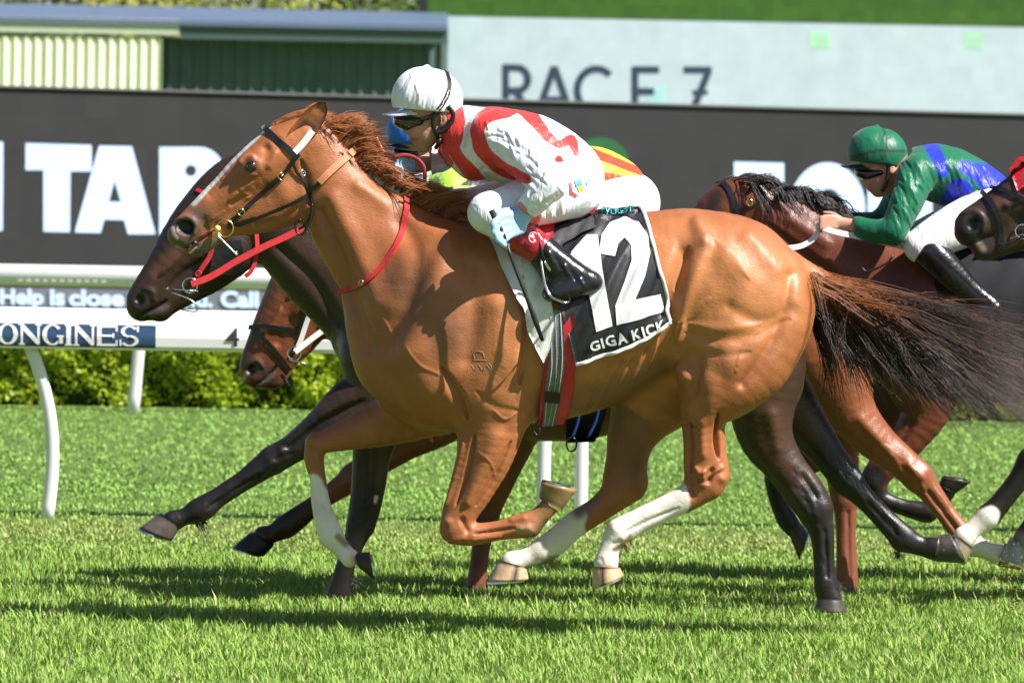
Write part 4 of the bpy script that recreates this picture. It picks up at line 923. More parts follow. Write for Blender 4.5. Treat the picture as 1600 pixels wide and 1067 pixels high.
Cp[::11, 1] = (.20, .085, .04)
hair('tail', St, .0009, Cp, HM.root, trange=(.10, .55))

tuft(HM, 978, 846, .5, .8, -.125, (.30, .26, .10), 60, 12); tuft(HM, 862, 876, .4, .8, .125, (.30, .26, .10), 60, 12); tuft(HM, 535, 850, .6, .6, .125, (.45, .40, .25), 40, 9); tuft(HM, 826, 834, -.2, .8, -.125, (.16, .10, .05), 40, 9)
def limbdetail(P, side, seed=3):
    r = np.random.default_rng(seed); P = crom(P, 6); out = []
    for i in range(2, len(P)-2, 2):
        d = P[i+1]-P[i-1]; d /= np.linalg.norm(d); n = np.array([-d[1], d[0]]); o = r.uniform(-9, 9); l = r.uniform(5, 12); c = P[i]+n*o
        out.append(([(c[0]-d[0]*l, c[1]-d[1]*l, 2.2), (c[0]+n[0]*1.5, c[1]+n[1]*1.5, 3), (c[0]+d[0]*l, c[1]+d[1]*l, 2.2)], r.choice([-2.2, 2.2, 1.6]), side))
    return out
# ---------------------------------------------------------------- the dark brown horse just behind
Dk = (.040, .021, .014); Dk2 = (.07, .032, .02); Bk = (.014, .011, .011)
n_, f_ = -.13, .13
ch = [
 ([(590, 530, 62, 0, .14), (680, 520, 115, 0, .2), (780, 500, 130, 0, .25), (900, 490, 128, 0, .27), (1000, 475, 112, 0, .26), (1090, 475, 100, 0, .25), (1170, 500, 80, 0, .22)], 0),
 ([(420, 300, 55, 0, .075), (440, 355, 58, 0, .08), (485, 408, 64, 0, .09), (546, 470, 64, 0, .10), (590, 520, 66, 0, .13)], .05),
 ([(415, 275, 46, 0, .08), (386, 284, 50, 0, .08), (350, 314, 52, 0, .085), (308, 366, 50, 0, .075), (262, 426, 38, 0, .055), (228, 466, 29, 0, .05), (222, 477, 25, 0, .048)], .02),
 ([(360, 385, 48, 0, .06), (325, 420, 38, 0, .055), (290, 448, 29, 0, .045), (262, 473, 20, 0, .038), (250, 483, 20, 0, .038)], .02),
 ([(600, 560, 70, n_, .12), (600, 610, 58, n_, .10), (555, 637, 48, n_, .08), (505, 668, 31, n_, .06), (460, 699, 23.5, n_, .048), (428, 718, 22.5, n_, .045)], .05),
 ([(424, 720, 22, n_, .045), (385, 748, 17, n_, .033), (345, 774, 15.5, n_, .03), (320, 792, 19, n_, .036), (308, 799, 19, n_, .036)], .012),
 ([(308, 799, 18, n_, .035), (288, 807, 14, n_, .028), (270, 813, 17, n_, .036)], .01),
 ([(610, 600, 60, f_, .11), (590, 660, 42, f_, .08), (581, 710, 31, f_, .058), (576, 757, 27, f_, .048), (570, 790, 25, f_, .045), (564, 818, 22, f_, .042)], .05),
 ([(563, 822, 20, f_, .04), (545, 868, 15, f_, .03), (536, 900, 16, f_, .032), (529, 928, 19, f_, .036), (520, 946, 17, f_, .036)], .015),
 ([(1170, 520, 80, n_, .14), (1195, 575, 66, n_, .13), (1190, 630, 53, n_, .11), (1196, 682, 42, n_, .08), (1226, 728, 32, n_, .06), (1256, 768, 32, n_, .05), (1272, 792, 29, n_, .048)], .06),
 ([(1276, 800, 26, n_, .045), (1285, 838, 18.5, n_, .034), (1288, 885, 17, n_, .032), (1291, 918, 19, n_, .036), (1297, 938, 19, n_, .038)], .015),
 ([(1180, 560, 60, f_, .12), (1225, 620, 46, f_, .10), (1262, 668, 34, f_, .07), (1297, 714, 26, f_, .055), (1322, 748, 25, f_, .048)], .05),
 ([(1322, 750, 24, f_, .045), (1350, 778, 18, f_, .034), (1383, 812, 18, f_, .032), (1411, 840, 20.5, f_, .036)], .012),
 ([(1411, 842, 20, f_, .035), (1440, 853, 15, f_, .028), (1462, 857, 19, f_, .037)], .01),
 ([(1160, 430, 26, 0, .06), (1225, 450, 24, 0, .045), (1265, 480, 16, 0, .03)], .03),
]
S = [([(435, 385, 10), (490, 440, 12), (525, 500, 12)], -8, 'b'), ([(570, 625, 8), (500, 662, 7), (450, 700, 5)], -6, 'n'), ([(560, 610, 14), (500, 650, 10), (450, 688, 6)], 6, 'n'),
 ([(440, 703, 7)], 5, 'n'), ([(425, 722, 6), (412, 738, 5)], 4, 'n'), ([(395, 748, 4), (345, 780, 4), (320, 798, 4)], -5, 'n'), ([(360, 770, 3), (330, 784, 3)], 2.5, 'n'),
 ([(575, 700, 5), (570, 780, 4)], -6, 'fn'), ([(590, 700, 8), (584, 760, 7)], 5, 'fn'), ([(1240, 770, 8), (1262, 800, 7)], 4, 'n'), ([(1255, 745, 6), (1275, 775, 5)], -6, 'n'),
 ([(1290, 830, 4), (1293, 900, 4)], -5, 'n'), ([(1205, 650, 14), (1215, 700, 12)], 6, 'n'), ([(1310, 740, 6), (1330, 760, 6)], 4, 'fn'), ([(1355, 785, 4), (1400, 832, 4)], -4, 'fn'),
 ([(300, 380, 7), (270, 410, 7), (250, 430, 6)], 5, 'b'), ([(320, 405, 8), (285, 430, 8), (262, 450, 7)], -6, 'b'), ([(222, 450, 5), (238, 455, 5), (240, 472, 5)], 4, 'b'),
 ([(214, 498, 2.6), (236, 485, 2.6), (260, 470, 3)], -9, 'b')]
Mk = [([(560, 560, 90), (700, 520, 120), (1190, 560, 100)], (.04, .02, .013), .5, 'b'), ([(1200, 620, 50), (1215, 720, 30)], Dk2, .9, 'n'), ([(245, 425, 14), (262, 405, 16), (290, 390, 16)], (.12, .05, .028), .9, 'n'), ([(500, 440, 50)], (.035, .017, .011), .8, 'n'),
 ([(225, 468, 22), (230, 490, 22)], (.02, .014, .013), .9, 'b'), ([(218, 470, 10)], (.004, .003, .003), .4, 'b'), ([(238, 492, 6), (262, 478, 6)], (.11, .08, .075), .8, 'b'),
 ([(500, 670, 34), (420, 722, 28), (270, 812, 26)], Bk, .5, 'n'), ([(575, 780, 26), (530, 930, 26)], Bk, .5, 'f'), ([(1270, 790, 36), (1290, 940, 30)], Bk, .5, 'n'), ([(1290, 710, 34), (1440, 855, 30)], Bk, .5, 'f'),
 ([(588, 776, 3.2), (586, 784, 3.2)], (.6, .55, .5), .3, 'f'), ([(1337, 736, 3), (1343, 744, 3)], (.8, .78, .75), .3, 'f')]
HD = make_horse(21.37, 'dark brown racehorse with red bridle and black legs, galloping just behind the chestnut', .0075, (190, 205, 1500, 970), ch,
 [([(217, 468, 9, -.055, .022)], .006), ([(217, 468, 9, .055, .022)], .006)], S+limbdetail([(460, 699), (428, 718), (385, 748), (345, 774), (320, 792)], 'n')+limbdetail([(1226, 728), (1256, 768), (1276, 800), (1285, 838), (1290, 900)], 'n')+limbdetail([(1297, 714), (1322, 748), (1350, 778), (1383, 812), (1411, 840)], 'fn'), Mk, Dk, (750, 955), material=COATW)
hoof(HD.root, 21.37+n_, (250, 800), (284, 820), (217, 825), (268, 845), (.10, .075, .065))
hoof(HD.root, 21.37+f_, (505, 938), (538, 944), (500, 958), (545, 958), (.06, .05, .045), shoe=False)
hoof(HD.root, 21.37+n_, (1278, 932), (1316, 934), (1270, 955), (1324, 956), (.06, .05, .045), shoe=False)
hoof(HD.root, 21.37+f_, (1458, 877), (1466, 836), (1508, 880), (1484, 833), (.06, .05, .045))
ear(HD, ((390, 290), (420, 268), 12), -.05, .018, Dk, (.02, .012, .01)); ear(HD, ((388, 290), (415, 262), 12), .05, .018, Dk, (.02, .012, .01))
eye(HD, 335, 345, .02)
St = strand_set(1500, lambda u, r: np.array([1238+40*u, 455+40*u])+r.normal(size=2)*6, lambda u, r, a: np.array([1480+190*r.random(), 520+60*u+130*r.random()**1.3]) if r.random() < .8 else np.array([1290+130*r.random(), 580+75*r.random()]),
 lambda u, r, t: np.array([12, -14+44*r.random()*t])*math.sin(math.pi*t), 10, 18, HD, 27, .06)
hair('tail', St, .0018, colpairs(1500, (.03, .016, .011), (.014, .010, .009), (.02, .014, .012), (.05, .03, .02), 28), HD.root)
Sm = strand_set(500, lambda u, r: np.array([430+150*u, 305+90*u])+r.normal(size=2)*2, lambda u, r, a: a+np.array([30+20*r.random(), 5+20*r.random()]), lambda u, r, t: np.array([0, -8])*math.sin(math.pi*t), 3, 8, HD, 29, .03)
hair('mane', Sm, .002, colpairs(500, (.02, .012, .01), (.01, .008, .008), (.03, .02, .015), (.01, .008, .008), 30), HD.root)
tuft(HD, 312, 812, .5, .8, -.13, (.015, .012, .012), 90, 14); tuft(HD, 1404, 862, -.3, .8, .13, (.015, .012, .012), 60, 10); tuft(HD, 545, 905, .9, .5, .13, (.015, .012, .012), 60, 12); tuft(HD, 1304, 915, .9, .5, -.13, (.015, .012, .012), 60, 10)
# ---------------------------------------------------------------- the bay on the rail side
By = (.20, .062, .026); By2 = (.26, .085, .04)
n_, f_ = -.12, .12
ch = [
 ([(650, 540, 105, 0, .18), (750, 545, 128, 0, .24), (850, 553, 137, 0, .27), (945, 548, 130, 0, .27), (1050, 530, 112, 0, .25), (1150, 515, 98, 0, .24), (1235, 520, 85, 0, .23), (1290, 540, 72, 0, .2)], 0),
 ([(482, 436, 50, 0, .075), (515, 450, 58, 0, .08), (580, 485, 78, 0, .11), (640, 520, 95, 0, .15)], .05),
 ([(484, 428, 47, 0, .08), (462, 462, 47, 0, .085), (438, 505, 41, 0, .07), (416, 548, 33, 0, .052), (402, 574, 27, 0, .048), (399, 582, 24, 0, .046)], .02),
 ([(485, 480, 45, 0, .06), (462, 520, 38, 0, .055), (440, 555, 27, 0, .042), (428, 582, 23, 0, .038), (424, 590, 19, 0, .036)], .02),
 ([(720, 620, 58, n_, .11), (680, 660, 40, n_, .08), (630, 694, 27, n_, .055), (575, 730, 23, n_, .046), (552, 744, 22, n_, .043)], .05),
 ([(552, 746, 21, n_, .042), (525, 765, 16.5, n_, .033), (492, 788, 15, n_, .03), (462, 811, 18, n_, .034), (446, 822, 18, n_, .035)], .012),
 ([(446, 823, 17, n_, .034), (425, 834, 14, n_, .028), (412, 838, 17, n_, .036)], .01),
 ([(810, 630, 50, f_, .10), (803, 690, 33, f_, .07), (787, 735, 25, f_, .05), (768, 780, 22, f_, .046), (760, 805, 20, f_, .042)], .05),
 ([(760, 810, 19, f_, .04), (752, 850, 15, f_, .03), (747, 888, 15, f_, .03), (743, 918, 16, f_, .034)], .012),
 ([(1270, 540, 72, n_, .14), (1300, 585, 62, n_, .13), (1328, 640, 41, n_, .09), (1366, 686, 31, n_, .066), (1405, 718, 26, n_, .052), (1433, 742, 25, n_, .047)], .06),
 ([(1435, 744, 24, n_, .045), (1459, 775, 17, n_, .033), (1484, 810, 15.5, n_, .03), (1507, 838, 18, n_, .034), (1518, 850, 18, n_, .035)], .012),
 ([(1518, 851, 17, n_, .034), (1545, 861, 13.5, n_, .028), (1562, 866, 17, n_, .036)], .01),
 ([(1290, 590, 58, f_, .12), (1305, 650, 44, f_, .09), (1313, 710, 30, f_, .06), (1318, 755, 25, f_, .05), (1320, 778, 23, f_, .046)], .05),
 ([(1320, 785, 20, f_, .04), (1322, 840, 15.5, f_, .031), (1323, 890, 16, f_, .032), (1323, 920, 17, f_, .035)], .012),
 ([(1290, 470, 26, 0, .06), (1340, 462, 20, 0, .045), (1380, 465, 13, 0, .03)], .03)]
S = [([(440, 480, 6), (420, 515, 7), (410, 540, 6)], 5, 'b'), ([(455, 500, 8), (435, 535, 8)], -6, 'b'), ([(385, 575, 5), (400, 562, 5), (412, 575, 5)], 4, 'b'), ([(398, 604, 2.6), (415, 592, 2.6), (434, 570, 3)], -9, 'b'), ([(470, 470, 20)], 5, 'b'),
 ([(1345, 655, 10), (1400, 715, 8)], 5, 'n'), ([(1420, 725, 7), (1440, 745, 6)], 5, 'n'), ([(1450, 768, 4), (1500, 835, 4)], -6, 'n'), ([(620, 705, 5), (570, 735, 5)], -5, 'n'), ([(790, 700, 6), (770, 760, 5)], -5, 'fn'), ([(1325, 800, 3.5), (1327, 900, 3.5)], -4, 'fn')]
Mk = [([(1300, 580, 70), (1360, 680, 40), (1420, 730, 40), (1510, 840, 30)], (.26, .085, .035), .6, 'n'), ([(400, 575, 24), (425, 590, 20)], (.06, .035, .03), .9, 'b'), ([(393, 579, 10)], (.006, .004, .004), .4, 'b'), ([(404, 604, 6), (428, 582, 6)], (.16, .11, .10), .8, 'b'), ([(381, 592, 4), (386, 582, 4)], (.4, .3, .28), .5, 'b'),
 ([(395, 515, 16), (380, 570, 10)], (.09, .035, .02), .9, 'b'), ([(500, 790, 20), (470, 805, 24), (412, 838, 24)], (.035, .014, .010), .5, 'n'),
 ([(1512, 850, 18), (1518, 850, 24), (1550, 862, 24), (1575, 868, 24)], Cw, .2, 'n'), ([(760, 800, 24), (743, 920, 24)], (.17, .05, .028), .9, 'f'), ([(1321, 780, 26), (1323, 920, 24)], (.22, .07, .04), .9, 'f')]
HB = make_horse(22.2, 'reddish bay racehorse with white bridle, half hidden, its muzzle above the hedge', .0075, (365, 375, 1590, 935), ch,
 [([(392, 577, 9, -.052, .022)], .006), ([(392, 577, 9, .052, .022)], .006)], S+limbdetail([(1366, 686), (1405, 718), (1433, 742), (1459, 775), (1507, 838)], 'n')+limbdetail([(630, 694), (575, 730), (525, 765), (462, 811)], 'n'), Mk, By, (750, 930), material=COATW)
hoof(HB.root, 22.2+n_, (392, 830), (430, 850), (363, 855), (412, 869), (.018, .016, .018))
hoof(HB.root, 22.2+f_, (727, 915), (760, 918), (722, 930), (764, 930), (.12, .06, .04), shoe=False)
hoof(HB.root, 22.2+f_, (1306, 915), (1340, 918), (1302, 932), (1345, 932), (.12, .06, .04), shoe=False)
hoof(HB.root, 22.2+n_, (1558, 884), (1570, 848), (1590, 890), (1602, 852), (.42, .27, .12))
ear(HB, ((500, 400), (525, 372), 12), -.05, .018, By, (.02, .012, .01)); ear(HB, ((500, 400), (520, 368), 12), .05, .018, By, (.02, .012, .01)); eye(HB, 457, 460, .02)
St = strand_set(600, lambda u, r: np.array([1320+60*u, 455+16*u])+r.normal(size=2)*4, lambda u, r, a: np.array([1440+70*r.random(), 465+70*r.random()]), lambda u, r, t: np.array([0, -8+14*r.random()])*math.sin(math.pi*t), 5, 12, HB, 37, .04)
hair('tail', St, .0018, colpairs(600, (.25, .07, .03), (.12, .035, .018), (.18, .05, .02), (.05, .02, .012), 38), HB.root)
# ---------------------------------------------------------------- the bay of the rider in green
Bq = (.15, .042, .02)
n_, f_ = -.12, .12
ch = [
 ([(1400, 480, 90, 0, .17), (1440, 495, 118, 0, .22), (1500, 498, 128, 0, .25), (1600, 498, 128, 0, .27), (1700, 490, 118, 0, .26), (1790, 480, 106, 0, .25), (1850, 500, 82, 0, .2)], 0),
 ([(1170, 322, 43, 0, .075), (1215, 347, 48, 0, .08), (1268, 378, 56, 0, .09), (1330, 420, 74, 0, .11), (1385, 462, 92, 0, .15)], .05),
 ([(1168, 314, 40, 0, .08), (1136, 330, 44, 0, .085), (1108, 368, 40, 0, .07), (1085, 410, 31, 0, .052), (1072, 438, 25, 0, .048)], .02),
 ([(1165, 350, 42, 0, .06), (1140, 388, 34, 0, .055), (1110, 425, 24, 0, .042), (1092, 447, 20, 0, .038)], .02),
 ([(1420, 520, 70, n_, .12), (1440, 590, 58, n_, .11), (1446, 640, 39, n_, .08), (1413, 695, 26, n_, .055), (1378, 732, 23, n_, .046), (1366, 748, 21, n_, .043)], .05),
 ([(1366, 752, 20, n_, .042), (1378, 778, 14, n_, .032), (1410, 792, 13.5, n_, .029), (1440, 799, 16.5, n_, .034), (1450, 800, 17, n_, .034)], .012),
 ([(1450, 799, 16, n_, .033), (1466, 784, 12.5, n_, .027), (1478, 768, 15, n_, .034)], .01),
 ([(1420, 590, 56, f_, .10), (1370, 650, 38, f_, .075), (1300, 700, 25, f_, .05), (1228, 735, 21, f_, .045), (1215, 745, 20, f_, .042)], .05),
 ([(1213, 750, 19, f_, .04), (1213, 775, 13.5, f_, .03), (1222, 798, 14.5, f_, .031), (1230, 812, 16, f_, .034), (1240, 826, 14, f_, .034)], .012),
 ([(1830, 520, 70, n_, .14), (1870, 600, 50, n_, .1), (1880, 680, 32, n_, .06), (1910, 740, 24, n_, .046), (1935, 790, 15, n_, .032), (1965, 850, 18, n_, .034), (1990, 870, 15, n_, .034)], .05),
 ([(1810, 520, 70, f_, .14), (1790, 610, 48, f_, .1), (1800, 690, 30, f_, .06), (1830, 740, 23, f_, .046), (1815, 800, 15, f_, .032), (1800, 860, 18, f_, .034), (1795, 890, 16, f_, .034)], .05)]
S = [([(1200, 350, 8), (1260, 400, 10), (1320, 440, 10)], -6, 'b'), ([(1230, 340, 10), (1290, 380, 12)], 5, 'b'), ([(1400, 480, 12), (1410, 540, 14)], -7, 'n'), ([(1440, 560, 24)], 7, 'n'), ([(1470, 470, 10), (1475, 560, 12)], -6, 'n'), ([(1425, 660, 6), (1395, 710, 5)], -5, 'n')]
Mk = [([(1366, 745, 26), (1366, 775, 24), (1440, 799, 26), (1480, 768, 24)], Bk, .5, 'n'), ([(1225, 730, 30), (1215, 770, 30), (1240, 826, 30)], Bk, .5, 'f'), ([(1430, 560, 60), (1450, 620, 50)], (.22, .07, .03), .9, 'n'), ([(1120, 305, 18), (1100, 350, 12)], (.03, .018, .014), .9, 'b')]
HG = make_horse(23.0, 'bay racehorse with black mane and black lower legs, under the rider in green', .008, (1040, 270, 2010, 910), ch, [], S, Mk, Bq, (1500, 925), material=COATW)
hoof(HG.root, 23+n_, (1466, 757), (1492, 772), (1472, 744), (1519, 752), (.05, .04, .035)); hoof(HG.root, 23+f_, (1229, 826), (1252, 818), (1248, 872), (1264, 832), (.05, .04, .035))
hoof(HG.root, 23+n_, (1975, 880), (2005, 865), (1985, 905), (2022, 885), (.1, .07, .05)); hoof(HG.root, 23+f_, (1780, 890), (1812, 892), (1772, 915), (1816, 915), (.1, .07, .05))
ear(HG, ((1168, 300), (1203, 282), 11), -.055, .018, Bq, (.02, .012, .01)); ear(HG, ((1165, 300), (1195, 276), 11), .055, .018, (.03, .015, .01), (.02, .012, .01)); eye(HG, 1112, 335, .02)
Sm = strand_set(1100, lambda u, r: np.array([1150+150*u, 292+38*u+14*u*u])+r.normal(size=2)*3, lambda u, r, a: a+np.array([40+34*r.random(), 12+34*r.random()]), lambda u, r, t: np.array([0, -30-16*r.random()])*math.sin(math.pi*t), 6, 10, HG, 39, .035)
hair('mane', Sm, .002, colpairs(1100, (.02, .016, .015), (.01, .01, .01), (.05, .04, .04), (.012, .01, .01), 40), HG.root)
Sm = strand_set(300, lambda u, r: np.array([1112+50*u, 296-16*u])+r.normal(size=2)*3, lambda u, r, a: a+np.array([34+26*r.random(), -6+12*r.random()]), lambda u, r, t: np.array([0, -8])*math.sin(math.pi*t), 4, 9, HG, 41, .035)
hair('forelock', Sm, .002, colpairs(300, (.02, .016, .015), (.01, .01, .01), (.06, .05, .05), (.012, .01, .01), 42), HG.root)
# ---------------------------------------------------------------- the horse entering at the right edge
Br = (.045, .024, .017)
ch = [
 ([(1840, 480, 90, 0, .17), (1890, 500, 125, 0, .22), (1980, 505, 140, 0, .25), (2080, 500, 138, 0, .27), (2180, 485, 128, 0, .26), (2270, 480, 112, 0, .25), (2330, 505, 85, 0, .2)], 0),
 ([(1690, 285, 56, 0, .075), (1740, 330, 62, 0, .085), (1790, 395, 76, 0, .10), (1840, 460, 98, 0, .15)], .05),
 ([(1690, 272, 50, 0, .08), (1640, 288, 50, 0, .085), (1592, 316, 43, 0, .068), (1548, 340, 35, 0, .054), (1522, 353, 30, 0, .052), (1516, 360, 26, 0, .048)], .02),
 ([(1690, 325, 54, 0, .06), (1640, 345, 44, 0, .055), (1592, 362, 30, 0, .042), (1556, 378, 24, 0, .04), (1538, 388, 20, 0, .038)], .02),
 ([(1850, 600, 62, n_, .11), (1770, 650, 44, n_, .085), (1690, 690, 29, n_, .058), (1630, 712, 23.5, n_, .047), (1612, 720, 22.5, n_, .044)], .05),
 ([(1612, 722, 21, n_, .043), (1590, 752, 17.5, n_, .034), (1566, 782, 17, n_, .031), (1545, 806, 19, n_, .036)], .012),
 ([(1545, 806, 19, n_, .035), (1522, 826, 15, n_, .028), (1508, 838, 18, n_, .037)], .01),
 ([(1850, 610, 58, f_, .10), (1760, 690, 32, f_, .06), (1690, 740, 24, f_, .045), (1640, 785, 16, f_, .031), (1605, 832, 17, f_, .034), (1594, 850, 15, f_, .033)], .05),
 ([(2310, 520, 75, n_, .14), (2340, 610, 52, n_, .1), (2350, 690, 34, n_, .06), (2390, 760, 25, n_, .046), (2420, 820, 16, n_, .032), (2450, 880, 18, n_, .034)], .05),
 ([(2290, 520, 75, f_, .14), (2270, 620, 50, f_, .1), (2280, 700, 32, f_, .06), (2310, 760, 24, f_, .046), (2290, 830, 16, f_, .032), (2280, 900, 18, f_, .034)], .05)]
S = [([(1500, 336, 5), (1522, 330, 6), (1538, 345, 6), (1534, 364, 6)], 5, 'b'), ([(1500, 388, 2.6), (1530, 376, 2.6), (1556, 364, 3)], -8, 'b'), ([(1570, 318, 6), (1548, 330, 6)], 3, 'b'), ([(1600, 310, 6), (1575, 322, 6)], 5, 'b'), ([(1590, 345, 10)], -4, 'b')]
Mk = [([(1590, 700, 60), (1560, 790, 30)], Bk, .5, 'n'), ([(1548, 806, 16), (1530, 820, 26), (1505, 840, 26)], Cw, .2, 'n'), ([(1520, 355, 30), (1525, 390, 30)], (.03, .024, .024), .8, 'b'), ([(1519, 351, 13)], (.004, .003, .003), .4, 'b'), ([(1528, 378, 7), (1535, 390, 8)], (.3, .22, .16), .8, 'b'), ([(1595, 845, 20)], (.2, .18, .17), .6, 'f'), ([(1600, 290, 16), (1560, 315, 10)], (.10, .045, .03), .9, 'n')]
HR = make_horse(21.9, 'very dark horse at the right edge, nostril wide, in red hood and black noseband', .008, (1480, 205, 2480, 910), ch,
 [([(1519, 351, 12, -.058, .022)], .006), ([(1519, 351, 12, .058, .022)], .006)], S, Mk, Br, (1900, 945), material=COATW)
hoof(HR.root, 21.9+n_, (1493, 833), (1520, 856), (1470, 862), (1508, 882), (.3, .22, .14)); hoof(HR.root, 21.9+f_, (1579, 838), (1608, 858), (1560, 872), (1604, 886), (.3, .3, .3))
hoof(HR.root, 21.9+n_, (2430, 885), (2465, 885), (2425, 915), (2472, 912), (.1, .07, .05)); hoof(HR.root, 21.9+f_, (2262, 900), (2298, 900), (2255, 925), (2304, 925), (.1, .07, .05))
eye(HR, 1625, 262, .02); ear(HR, ((1668, 242), (1712, 196), 15), -.055, .02, Br, (.02, .012, .01)); ear(HR, ((1664, 242), (1702, 194), 15), .055, .02, Br, (.02, .012, .01))
Sm = strand_set(700, lambda u, r: np.array([1700+130*u, 228+150*u])+r.normal(size=2)*3, lambda u, r, a: a+np.array([46+30*r.random(), 2+30*r.random()]), lambda u, r, t: np.array([0, -18])*math.sin(math.pi*t), 4, 10, HR, 49, .03)
hair('mane', Sm, .002, colpairs(700, (.02, .015, .013), (.01, .01, .01), (.03, .02, .015), (.012, .01, .01), 50), HR.root)
St = strand_set(900, lambda u, r: np.array([2380+20*u, 450+40*u])+r.normal(size=2)*6, lambda u, r, a: a+np.array([120+120*r.random(), 60+120*r.random()]), lambda u, r, t: np.array([20, -30])*math.sin(math.pi*t), 6, 14, HR, 51, .05)
hair('tail', St, .002, colpairs(900, (.02, .015, .013), (.01, .01, .01), (.03, .02, .015), (.012, .01, .01), 52), HR.root)
St = strand_set(900, lambda u, r: np.array([1905+20*u, 450+40*u])+r.normal(size=2)*6, lambda u, r, a: a+np.array([110+110*r.random(), 60+120*r.random()]), lambda u, r, t: np.array([20, -30])*math.sin(math.pi*t), 6, 14, HG, 53, .05)
hair('tail', St, .002, colpairs(900, (.02, .015, .013), (.01, .01, .01), (.03, .02, .015), (.012, .01, .01), 54), HG.root)
# ================================================================ tack
def ringm(name, c, u, v, r, th, m, parent, n=28):
    mb = MB(); mb.tube(uvring(c, u, v, r, r, n), th, 8, closed=True, up=np.cross(u, v)); return mb.build(name, m, parent)
EX, EZ = np.array([1, 0, 0.]), np.array([0, 0, 1.])
def buckle(H, px, py, ang, parent, w=.011, l=.013, m='brass', B=None, off=.009):
    h = hit(B or H.B, px, py)
    if h is None: return
    p, n = h; u = EX*math.cos(ang)-EZ*math.sin(ang); u -= n*(u@n); u /= np.linalg.norm(u); v = np.cross(n, u)
    mb = MB(); mb.tube(uvring(p+n*off, u, v, l, w, 18), .0022, 6, closed=True, up=n); mb.tube([p+n*off-v*w, p+n*off+v*w], .0015, 5); mb.build('buckle', M[m], parent)
# chestnut's bridle
P0 = at(430, 280, 19.93)
br = MB()
def bridle_root(H, px, py): 
    o = bpy.data.objects.new('bridle', None); return o
s1 = strap('browband', HM.B, [(411, 199), (430, 216), (449, 232), (467, 246)], .0105, M['leather_black'], HM.root, .005)
s2 = strap('headpiece', HM.B, [(460, 238), (474, 224), (488, 206)], .0115, mat('patent_white', (.75, .77, .8), .2, .5, .03), HM.root, .007)
s3 = strap('cheek_strap', HM.B, [(464, 243), (450, 262), (438, 276), (420, 292), (404, 306), (388, 322), (372, 337), (356, 353)], .0075, M['leather_black'], HM.root, .006)
strap('cheek_strap', HM.B, [(438, 276), (420, 292)], .0095, M['leather_black'], HM.root, .009, .003)
buckle(HM, 438, 275, .9, s3); buckle(HM, 377, 331, .8, s3, .012, .014); buckle(HM, 472, 271, .8, s3, .009, .01, 'steel')
strap('throat_lash', HM.B, [(456, 250), (464, 270), (478, 288), (487, 312), (487, 335), (478, 350), (468, 356)], .005, M['leather_black'], HM.root, .006)
cr_ = crom([(488, 318), (486, 340), (478, 358), (470, 367), (463, 362), (462, 350), (470, 343)], 6); mb = MB(); mb.tube([at(x, y, 19.925) for x, y in cr_], .0045, 6); mb.build('strap_loop', M['leather_black'], HM.root)
s4 = strap('rein', HM.B, [(356, 355), (372, 349), (400, 341), (430, 329), (458, 316), (480, 304), (503, 282)], .0065, M['leather_black'], HM.root, .010)
strap('rein_badge', HM.B, [(371, 350), (398, 341)], .009, M['leather_black'], HM.root, .013, .003)
s5 = strap('rubber_rein', HM.B, [(500, 285), (516, 269), (540, 247), (562, 226), (576, 215), (588, 214)], .0125, M['leather_tan'], HM.root, .014, fallback=19.9)
hp = hit(HM.B, 352, 357); p, n = hp
ringm('bit_ring', p+np.array([0, -.012, 0]), EX, EZ, .030, .0032, M['brass'], HM.root)
mb = MB(); mb.ell(at(340, 357, p[1]-.022), (.011, .011, .011)); mb.build('bit_stop', mat('yellow_ball', (.85, .75, .2), .35), HM.root)
mb = MB(); mb.tube([at(x, y, p[1]-.02) for x, y in crom([(338, 366), (350, 378), (362, 390), (371, 399), (369, 392)], 4)], .0032, 7); mb.build('bit_bar', M['steel'], HM.root)
sb_ = strap('breastplate', HM.B, [(634, 308), (635, 335), (622, 380), (597, 417), (567, 443), (531, 456)], .0095, M['leather_red'], HM.root, .006, .005); buckle(HM, 567, 442, -.5, sb_, .009, .011)
mb = MB(); mb.tube([at(x, y, 19.97) for x, y in crom([(588, 215), (592, 225), (600, 240)], 4)], .006, 6, .4); mb.build('rein_end', M['leather_tan'], HM.root)
# red rein loops held on the mane
mb = MB(); mb.tube([at(x, y, 19.95-.1*0) for x, y in crom([(615, 246), (632, 243), (650, 248), (662, 262), (663, 285), (655, 302)], 5)], .008, 7, .45); mb.build('red_rein', mat('red_rubber_rein', (.30, .03, .025), .6, bump=.001, bscale=300), HM.root)
# freeze brand of pale hair
br = MB()
def brandline(pts):
    P, N = lay(HM.B, pts, .0008, 2, None, 1); T = np.gradient(P, axis=0); T /= np.linalg.norm(T, axis=1)[:, None]; W = np.cross(N, T); br.ribbon(P, W, .0014, .0008)
brandline([(742, 562), (740, 553), (746, 549), (754, 551), (757, 560)]); brandline([(738, 563), (760, 563)])
for i, x in enumerate((730, 742, 755)): brandline([(x, 580), (x+5, 570), (x+11, 578)]); 
brandline([(764, 568), (769, 576), (765, 582)])
br.build('brand_mark', mat('brand_grey', (.30, .22, .17), .7), HM.root)
